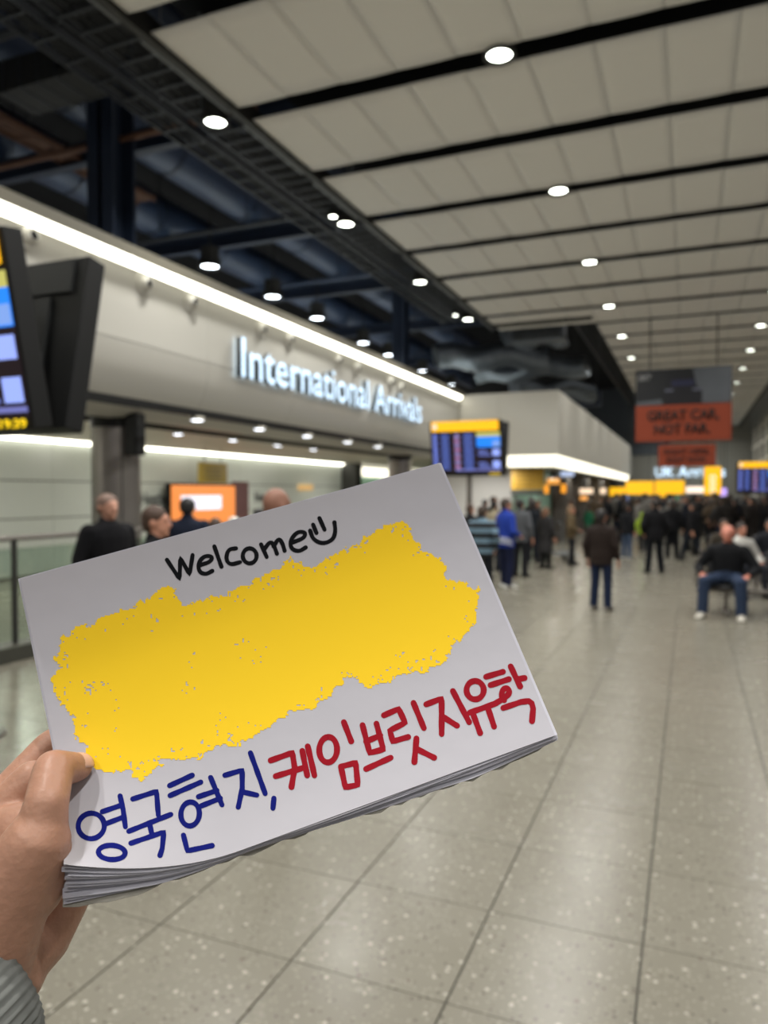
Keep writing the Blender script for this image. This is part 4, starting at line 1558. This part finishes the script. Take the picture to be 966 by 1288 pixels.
for (x, d, l) in spots:
    c, cn = random.choice(cols)
    zone = 'near the display pole' if x < 700 else ('amid the far crowd' if x < 860 else 'behind the benches')
    hd = random.choice(['short_hair', 'short_hair', 'long_hair', 'hood' if random.random() < .3 else 'short_hair'])
    po, pn = random.choice([('stand', 'standing'), ('front', 'waiting'), ('pocket', 'waiting with hands in pockets'), ('walk', 'walking'), ('phone', 'holding up a phone hand')])
    lg, ln = random.choice([((26, 28, 34), 'dark trousers'), ((34, 44, 66), 'blue jeans'), ((22, 22, 25), 'black trousers'), ((52, 50, 48), 'grey trousers')])
    hc, hn = random.choice(hairs)
    hn = 'hood up' if hd == 'hood' else ('long ' if hd == 'long_hair' else 'short ') + hn + ' hair'
    while (cn, ln, hn, pn.split()[0], zone) in used:
        lg, ln = random.choice([((26, 28, 34), 'dark trousers'), ((34, 44, 66), 'blue jeans'), ((22, 22, 25), 'black trousers'), ((52, 50, 48), 'grey trousers')])
        c, cn = random.choice(cols)
    used.add((cn, ln, hn, pn.split()[0], zone))
    person('person in %s top, %s and %s %s %s' % (cn, ln, hn, pn.split()[0], zone), l, random.uniform(1.56, 1.80), rz=random.uniform(.5, 1.5) * PI, pose=po,
           top=c, legs=lg, hair=hc if hd != 'hood' else c,
           sk=random.choice([(190, 138, 114), (172, 118, 92), (120, 80, 60), (202, 152, 128)]), head=hd, group='people %s' % zone, wide=random.uniform(1.0, 1.18), long_coat=random.random() < .25)
# people filling the gap close to the pole
for k, (x, yh, d, c, hc) in enumerate(((592, 634, 15.5, (30, 28, 30), (70, 50, 40)), (622, 630, 17.0, (150, 140, 118), (26, 22, 22)), (671, 630, 19.0, (30, 34, 40), (24, 22, 22)))):
    put(['person in dark clothes half hidden by the card edge and display pole', 'person in a pale beige top between the striped jumper and blue jacket', 'person in slate clothes between the grey jacket and charcoal coat'][k], x, yh, d, rz=PI * (.8 + .1 * k), top=c, hair=hc, pose='front')
# ================================================================== THE HAND-HELD CARD
PW_, PH_ = .297, .21
IMG = np.array([[25, 728], [552, 583], [698, 925], [110, 1140]], float)
OBJ = np.array([[0, PH_], [PW_, PH_], [PW_, 0], [0, 0]])
A_ = []
for (X, Y), (u, v) in zip(OBJ, IMG):
    A_.append([X, Y, 1, 0, 0, 0, -u * X, -u * Y, -u])
    A_.append([0, 0, 0, X, Y, 1, -v * X, -v * Y, -v])
HM = np.linalg.svd(np.array(A_))[2][-1].reshape(3, 3)
PM = np.linalg.inv(np.array([[F, 0, CX], [0, F, CY], [0, 0, 1]])) @ HM
if PM[2, 2] < 0:
    PM = -PM
PM = PM / ((np.linalg.norm(PM[:, 0]) + np.linalg.norm(PM[:, 1])) / 2)


def card_px(u, v, fan=0.0):
    """picture column, row and depth of card point (u, v); fan 0 = top sheet, 1 = last sheet"""
    q = PM @ np.array([u * PW_, v * PH_, 1.0])
    x, y, d = CX + F * q[0] / q[2], CY + F * q[1] / q[2], q[2]
    d += .019 * 4 * v * (1 - v)                                   # the pad bows: flatter below, steeper above
    wv = max(0.0, 1 - max(u, 0) / .30) ** 2 * max(0.0, 1 - max(v, 0) / .5) ** 2     # curled bottom corner
    x += -30 * wv
    y += -53 * wv * (1 - fan)
    d += -.008 * wv
    return x, y, d


def card(u, v, fan=0.0, lift=0.0):
    x, y, d = card_px(u, v, fan)
    return C(x, y, d + fan * .010 - lift)


def card_uv(x, y):
    u, v = .5, .5
    for _ in range(12):
        a = card_px(u, v)
        b = card_px(u + 1e-3, v)
        c = card_px(u, v + 1e-3)
        Jm = np.array([[(b[0] - a[0]) / 1e-3, (c[0] - a[0]) / 1e-3], [(b[1] - a[1]) / 1e-3, (c[1] - a[1]) / 1e-3]])
        s = np.linalg.solve(Jm, np.array([x - a[0], y - a[1]]))
        u, v = u + s[0], v + s[1]
    return u, v


def on_card(x, y, lift):
    u, v = card_uv(x, y)
    return card(u, v, 0, lift)


random.seed(3)
pad = thing('welcome_card', 'stack of white paper sheets hand lettered Welcome with a yellow painted patch', 'sign card', C(110, 1140, .43))
pad_inv = Matrix.Translation(-Vector(pad.location))
M_PAPER = mat('paper', (190, 188, 196), .7, var=.02, scale=25, bump=.06, bscale=40, spec=.25)
M_PAPER2 = mat('paper_edge', (204, 203, 214), .75, var=.12, scale=60)
M_TORN = mat('torn_backing', (172, 168, 158), .85, var=.4, scale=70)


def sheet(fan, du, dv, ext, m, name, rough=0.0):
    nu, nv = 44, 30
    V, Fc = [], []
    for j in range(nv + 1):
        for i in range(nu + 1):
            u = i / nu
            v = j / nv
            e = ext(u) * (1 - v) ** 3
            if j == 0 and rough:
                e += random.uniform(-rough, rough)
            V.append(Vector(card(u + du, v - e + dv, fan)) - pad.location)
    for j in range(nv):
        for i in range(nu):
            p = j * (nu + 1) + i
            Fc.append((p, p + 1, p + nu + 2, p + nu + 1))
    o = MB().add(V, Fc).build(name, m, pad, True)
    md = o.modifiers.new('thickness', 'SOLIDIFY')
    md.thickness = .0003
    md.offset = -1
    es = o.modifiers.new('crisp_edge', 'EDGE_SPLIT')
    es.split_angle = .6
    return o


def interp(tab):
    xs, ys = zip(*tab)
    return lambda u: float(np.interp(u, xs, ys))


EXT = interp([(0, 0), (.15, .02), (.3, .012), (.45, .016), (.6, .024), (.8, .036), (1, .018)])
sheet(0, 0, 0, lambda u: 0, M_PAPER, 'sheet')
NS = 13
for k in range(1, NS):
    fq = k / NS
    amp = fq * random.uniform(.75, 1.1)
    ph = random.uniform(0, 6)
    sheet(fq, random.uniform(-.004, .006), random.uniform(-.003, .002), lambda u, a=amp, h=ph: EXT(u) * a + .004 * math.sin(u * 9 + h), M_PAPER2 if k > 1 else M_PAPER, 'sheet')
sheet(1.0, -.002, 0, lambda u: EXT(u) * 1.1 + .006 * math.sin(u * 23), M_TORN, 'torn_backing', .007)


def ribbon(mb, pts, wd, lift):
    """flat pen stroke through picture points, lying on the paper"""
    # resample
    P = [np.array(p, float) for p in pts]
    out = [P[0]]
    for a, b in zip(P[:-1], P[1:]):
        n = max(1, int(np.linalg.norm(b - a) / 3))
        for i in range(1, n + 1):
            out.append(a + (b - a) * i / n)
    L = []
    R = []
    n = len(out)
    for i, p in enumerate(out):
        t = out[min(i + 1, n - 1)] - out[max(i - 1, 0)]
        t = t / (np.linalg.norm(t) + 1e-9)
        nn = np.array([-t[1], t[0]])
        ww = wd / 2 * (1 + .05 * math.sin(i * .9))
        L.append(p + nn * ww)
        R.append(p - nn * ww)
    t0 = out[0] - out[1]
    t0 /= np.linalg.norm(t0)
    t1 = out[-1] - out[-2]
    t1 /= np.linalg.norm(t1)
    V = []
    Fc = []
    for l, r in zip(L, R):
        V += [l, r]
    for i in range(n - 1):
        Fc.append((2 * i, 2 * i + 1, 2 * i + 3, 2 * i + 2))
    for (e, c, tt, li, ri) in ((0, out[0], t0, 0, 1), (1, out[-1], t1, 2 * n - 1, 2 * n - 2)):
        arc = []
        a0 = V[li] - c
        for q in range(1, 6):
            an = math.pi * q / 6
            arc.append(c + a0 * math.cos(an) + tt * (wd / 2) * math.sin(an))
        b0 = len(V)
        V += arc
        Fc.append(tuple([li] + [b0 + q for q in range(5)] + [ri]))
    mb.add([Vector(on_card(p[0], p[1], lift)) - pad.location for p in V], Fc)


def sm(pts, it=2):
    """rounded polyline (corner cutting)"""
    P = [np.array(p, float) for p in pts]
    for _ in range(it):
        Q = [P[0]]
        for a, b in zip(P[:-1], P[1:]):
            Q += [a * .75 + b * .25, a * .25 + b * .75]
        Q.append(P[-1])
        P = Q
    return [tuple(p) for p in P]


def El(cx, cy, rx, ry, rot=-.25, a0=-1.9, n=30):
    o = []
    for i in range(n + 2):
        a = a0 + 2 * math.pi * i / n
        x, y = rx * math.cos(a), ry * math.sin(a)
        o.append((cx + x * math.cos(rot) - y * math.sin(rot), cy + x * math.sin(rot) + y * math.cos(rot)))
    return o


def mapper(ox, oy, s):
    return lambda pts: [(ox + x / s, oy + y / s) for x, y in pts]


M_INKK = mat('ink_black', (22, 23, 27), .9, var=.3, scale=120, spec=.1)
M_INKB = mat('ink_blue', (20, 28, 112), .9, var=.25, scale=120, spec=.1)
M_INKR = mat('ink_red', (152, 24, 38), .9, var=.12, scale=120, spec=.1)
b7 = mapper(80, 960, 3.45)
r8 = mapper(330, 830, 2.683)
r2 = mapper(280, 900, 4.39)
k6 = mapper(200, 640, 4.025)
BLUE = [
    [b7(El(120, 272, 57, 55, -.3)), b7([(245, 142), (258, 200), (268, 275)]), b7([(168, 210), (250, 182)]), b7([(185, 262), (255, 235)]), b7(El(209, 387, 58, 31, .05))],
    [b7([(300, 155), (403, 122), (411, 225)]), b7([(283, 295), (465, 222)]), b7([(372, 258), (383, 308)]), b7([(292, 347), (435, 298), (428, 370), (418, 400)])],
    [b7([(460, 97), (558, 52)]), b7([(462, 140), (595, 82)]), b7(El(549, 220, 40, 52, .1)), b7([(638, 62), (687, 180)]), b7([(585, 145), (665, 118)]), b7([(597, 185), (680, 152)]), b7([(520, 312), (537, 380), (645, 357)])],
    [b7([(700, 52), (775, 30), (775, 110), (758, 190)]), b7([(780, 125), (838, 138)]), [(315, 947), (333.5, 998)]],
    [[(344.5, 1004), (343.3, 1016.5)]],
]
RED = [
    [r2([(265, 248), (385, 205), (398, 290), (380, 395)]), r2([(293, 335), (440, 290)]), r2([(440, 195), (467, 330)]), r2([(470, 170), (507, 330)])],
    [r8(El(222, 303, 30, 43, .05)), r8([(275, 210), (300, 275)]), r8([(265, 360), (280, 430), (322, 422), (315, 347), (265, 360)])],
    [r8([(338, 220), (362, 314), (408, 302), (385, 215)]), r8([(350, 275), (398, 255)]), r8([(350, 368), (433, 330)])],
    [r8([(410, 187), (460, 165), (482, 212), (430, 238), (440, 275), (492, 260)]), r8([(510, 145), (545, 230)]), r8([(520, 265), (513, 345)]), r8([(520, 300), (580, 330)])],
    [r8([(553, 150), (605, 130), (605, 250)]), r8([(606, 190), (657, 222)]), r8([(643, 105), (698, 210)])],
    [r8(El(718, 102, 29, 31, 0)), r8([(700, 178), (790, 146)]), r8([(712, 185), (735, 247)]), r8([(762, 165), (782, 225)])],
    [r8([(755, 57), (812, 40)]), r8([(770, 85), (832, 65)]), r8(sm([(786, 147), (812, 132), (836, 112), (828, 94), (812, 98), (806, 120), (816, 136)])), r8([(838, 22), (870, 90)]), r8([(862, 65), (885, 61)]), r8(sm([(813, 162), (893, 135), (915, 150), (910, 207)], 1))],
]
BLK = [
    [k6([(40, 258), (104, 355), (108, 248), (155, 332), (170, 234)])],
    [k6(sm([(200, 287), (262, 268), (270, 240), (228, 238), (198, 275), (203, 320), (237, 332), (270, 314)]))],
    [k6([(280, 190), (316, 293)])],
    [k6(sm([(390, 200), (350, 205), (338, 255), (360, 284), (410, 270)]))],
    [k6(El(459, 238, 35, 38, 0))],
    [k6([(517, 180), (545, 243)]), k6(sm([(532, 205), (562, 165), (580, 180), (597, 227)])), k6(sm([(580, 190), (606, 148), (624, 172), (636, 212)]))],
    [k6(sm([(670, 172), (735, 148), (742, 118), (700, 115), (664, 160), (668, 202), (708, 217), (743, 195)]))],
    [k6([(780, 80), (797, 122)]), k6([(812, 47), (838, 105)]), k6(sm([(765, 110), (780, 155), (828, 178), (880, 158), (894, 115), (888, 68)]))],
]
for (glyphs, m, wd, lab) in ((BLUE, M_INKB, 6.6, 'blue'), (RED, M_INKR, 7.4, 'red'), (BLK, M_INKK, 5.2, 'black')):
    for i, g in enumerate(glyphs):
        mb = MB()
        for q, st in enumerate(g):
            ribbon(mb, st, wd, .00022 + q * .00001)
        o = mb.build('smiley_drawing' if (lab == 'black' and i == 7) else 'handwritten_letter', m, pad)
        o['label'] = 'hand drawn %s marker %s' % (lab, 'smiling face' if (lab == 'black' and i == 7) else 'letter')

# yellow painted patch with a ragged edge
YP = [(68, 830), (80, 800), (110, 785), (140, 775), (160, 765), (190, 750), (205, 738), (220, 742), (228, 762), (250, 758), (275, 752), (300, 742), (330, 728), (350, 712), (366, 702), (385, 715), (400, 712), (425, 700), (445, 690),
      (462, 675), (480, 662), (500, 655), (515, 660), (520, 678), (530, 690), (552, 700), (560, 715), (562, 728), (580, 732), (600, 742), (603, 765), (595, 785), (575, 810), (560, 828), (530, 845), (510, 848), (490, 855), (460, 862), (453, 852), (440, 850),
      (420, 870), (400, 885), (370, 898), (340, 915), (315, 925), (295, 935), (270, 942), (240, 950), (205, 958), (198, 968), (175, 975), (150, 968), (125, 968), (108, 960), (105, 940), (97, 925), (95, 900), (75, 890), (68, 870), (72, 850)]
rs = np.random.RandomState(5)
ST = 1.7
gx = np.arange(56, 616, ST)
gy = np.arange(644, 986, ST)
GX, GY = np.meshgrid(gx, gy)
P1 = np.array(YP, float)
P2 = np.roll(P1, -1, 0)
inside = np.zeros(GX.shape, bool)
dist = np.full(GX.shape, 1e9)
for (x1, y1), (x2, y2) in zip(P1, P2):
    cond = ((y1 > GY) != (y2 > GY))
    with np.errstate(divide='ignore', invalid='ignore'):
        xi = (x2 - x1) * (GY - y1) / (y2 - y1 + 1e-12) + x1
    inside ^= cond & (GX < xi)
    L2 = (x2 - x1) ** 2 + (y2 - y1) ** 2
    tt = np.clip(((GX - x1) * (x2 - x1) + (GY - y1) * (y2 - y1)) / L2, 0, 1)
    dist = np.minimum(dist, np.hypot(GX - x1 - tt * (x2 - x1), GY - y1 - tt * (y2 - y1)))
sd = np.where(inside, dist, -dist)


def vnoise(cell):
    h, w_ = GX.shape
    g = rs.rand(int(h * ST / cell) + 3, int(w_ * ST / cell) + 3)
    yy = np.arange(h) * ST / cell
    xx = np.arange(w_) * ST / cell
    y0 = yy.astype(int)
    x0 = xx.astype(int)
    fy = (yy - y0)[:, None]
    fx = (xx - x0)[None, :]
    return (g[y0][:, x0] * (1 - fy) * (1 - fx) + g[y0 + 1][:, x0] * fy * (1 - fx) + g[y0][:, x0 + 1] * (1 - fy) * fx + g[y0 + 1][:, x0 + 1] * fy * fx)


nz = vnoise(14) * .5 + vnoise(6) * .3 + vnoise(3) * .25
keep = sd > (nz - .5) * 22 - 1
sp_ = vnoise(45)
keep &= ~((vnoise(3.2) > .80) & (rs.rand(*GX.shape) > .35) & ((sp_ > .70) | (sd < 16)))
# corner grid of surface points by vectorised inverse: use homography of the flat card, then its surface
Hinv = np.linalg.inv(HM)
ny_, nx_ = GX.shape
vid = {}
V, Fc = [], []


def vert(i, j):
    k = (i, j)
    if k not in vid:
        x, y = gx[0] + (j - .5) * ST, gy[0] + (i - .5) * ST
        q = Hinv @ np.array([x, y, 1.0])
        u, v = q[0] / q[2] / PW_, q[1] / q[2] / PH_
        if u < .32 and v < .5:
            u, v = card_uv(x, y)
        vid[k] = len(V)
        V.append(Vector(card(u, v, 0, .00016)) - pad.location)
    return vid[k]


for i in range(ny_):
    j = 0
    while j < nx_:
        if keep[i, j]:
            j2 = j
            while j2 + 1 < nx_ and keep[i, j2 + 1] and j2 - j < 3:
                j2 += 1
            Fc.append((vert(i, j), vert(i + 1, j), vert(i + 1, j2 + 1), vert(i, j2 + 1)))
            j = j2 + 1
        else:
            j += 1
o = MB().add(V, Fc).build('yellow_paint_patch', mat('yellow_paint', (255, 212, 40), .75, var=0, spec=.2), pad)
o['label'] = 'ragged yellow painted patch covering the middle of the sheet'

# ================================================================== THE HOLDING HAND
def sdep(x, y):
    u, v = card_uv(x, y)
    return card_px(u, v)[2]


def skin_hand():
    m = mat('hand_skin', (176, 132, 110), .45, var=.12, scale=45, bump=.10, bscale=160, spec=.4)
    b = m.node_tree.nodes['Principled BSDF']
    b.inputs['Subsurface Weight'].default_value = .12
    b.inputs['Subsurface Radius'].default_value = (.008, .003, .0015)
    b.inputs['Subsurface Scale'].default_value = .6
    return m


R_ = .001
hb = MB()


def cc(a, b):
    """tapered limb between two (x, y, depth, radius in mm)"""
    hb.cap(C(a[0], a[1], a[2]), a[3] * R_, C(b[0], b[1], b[2]), b[3] * R_, 20)


sd0 = sdep(100, 955)
tip = (98, 965, sd0 - .0085, 9.0)
ip = (67, 968, sd0 - .024, 12.0)
mid = (58, 1012, .430, 12.6)
mcp = (45, 1062, .425, 19.5)
cmc = (8, 1135, .425, 24)
wr = (-22, 1235, .425, 25)
cc(tip, ip)
cc(ip, mid)
cc(mid, (52, 1042, .428, 15))
cc((52, 1042, .428, 15), mcp)
cc(mcp, cmc)
cc(cmc, wr)
cc((62, 1075, .432, 14), (40, 1120, .432, 18))
# index finger behind the pad edge
kn = (-52, 1062, .462, 15)
i1 = (8, 1000, .480, 12.5)
i2 = (60, 938, .497, 9.6)
i3 = (112, 905, .507, 8.2)
cc(kn, i1)
cc(i1, i2)
cc(i2, i3)
cc((-8, 1035, .462, 15), (40, 980, .470, 12))
cc((-20, 1060, .450, 17), (30, 1040, .445, 15))
# other fingers wrap flat behind the pad
for (a, b, c) in (((-10, 1075, .475, 13), (85, 1012, .500, 10), (165, 985, .512, 8.5)), ((5, 1110, .472, 13), (95, 1062, .492, 10), (170, 1040, .505, 8.5)), ((25, 1145, .47, 12), (100, 1105, .482, 9), (155, 1085, .492, 7.6))):
    cc(a, b)
    cc(b, c)
# palm sheet between thumb root and fingers
cc((-45, 1085, .452, 19), (-20, 1200, .445, 24))
cc((-10, 1100, .458, 17), (20, 1190, .455, 22))
cc((30, 1135, .462, 16), (25, 1190, .458, 22))
cc((84, 1128, .468, 15), (48, 1178, .458, 20))
cc((60, 1150, .466, 15), (8, 1220, .44, 24))
cc((48, 1178, .458, 20), wr)
cc(wr, (-190, 1425, .352, 23))
hm = remesh(hb, .0014, 14, 'hand')
hand = thing('person', 'hand and grey knit cuff of the person holding up the card', 'person', C(-60, 1300, .42))
for v in hm.vertices:
    v.co = v.co - Vector(hand.location)
MH = skin_hand()
obj('hand', hm, MH, hand, True)
# thumb nail: a thin curved plate on the end joint, facing up and outward
tc_, ic_ = C(*tip[:3]), C(*ip[:3])
ax = (tc_ - ic_).normalized()
upv = (C(101, 935, sd0 - .02) - tc_)
upv = (upv - ax * upv.dot(ax)).normalized()
sdv = ax.cross(upv)
V, Fc = [], []
for j in range(7):
    for i in range(9):
        a = (i / 8 - .5) * 1.7
        r = .0091
        t = -.004 + .0112 * j / 6
        rr = r * math.sqrt(1 - (max(0, t) / .0105) ** 2)
        V.append(tc_ + ax * t + (upv * math.cos(a) + sdv * math.sin(a)) * rr - hand.location)
for j in range(6):
    for i in range(8):
        p = j * 9 + i
        Fc.append((p, p + 1, p + 10, p + 9))
nl = MB().add(V, Fc).build('thumb_nail', mat('nail', (222, 178, 160), .25, var=.05), hand, True)
md = nl.modifiers.new('t', 'SOLIDIFY')
md.thickness = .0006

# knitted sleeve cuff
M_KNIT = mat('grey_knit', (116, 118, 115), .9, var=.18, scale=140)
nt = M_KNIT.node_tree
cu0, cu1 = C(0, 1238, .424), C(-260, 1480, .33)
cu1 = cu0 + (cu1 - cu0) * 2.4
ax = (cu1 - cu0).normalized()
n1 = ax.cross(ray(0, 1250)).normalized()
n2 = ax.cross(n1).normalized()
V, Fc = [], []
NA, NL = 180, 40
for j in range(NL + 1):
    t = j / NL
    cpt = cu0 + (cu1 - cu0) * t
    fl_ = 1.0 + .05 * math.sin(t * 15) + .25 * t
    for i in range(NA):
        a = 2 * math.pi * i / NA
        rib = 1 + (.03 if i % 4 < 2 else 0)
        r = .038 * fl_ * rib
        if j == 0:
            r *= .93
        V.append(cpt + (n1 * math.cos(a) + n2 * math.sin(a) * .85) * r - hand.location)
for j in range(NL):
    for i in range(NA):
        Fc.append((j * NA + i, j * NA + (i + 1) % NA, (j + 1) * NA + (i + 1) % NA, (j + 1) * NA + i))
sl = MB().add(V, Fc).build('sleeve', M_KNIT, hand, True)
md = sl.modifiers.new('t', 'SOLIDIFY')
md.thickness = .003
md.offset = -1
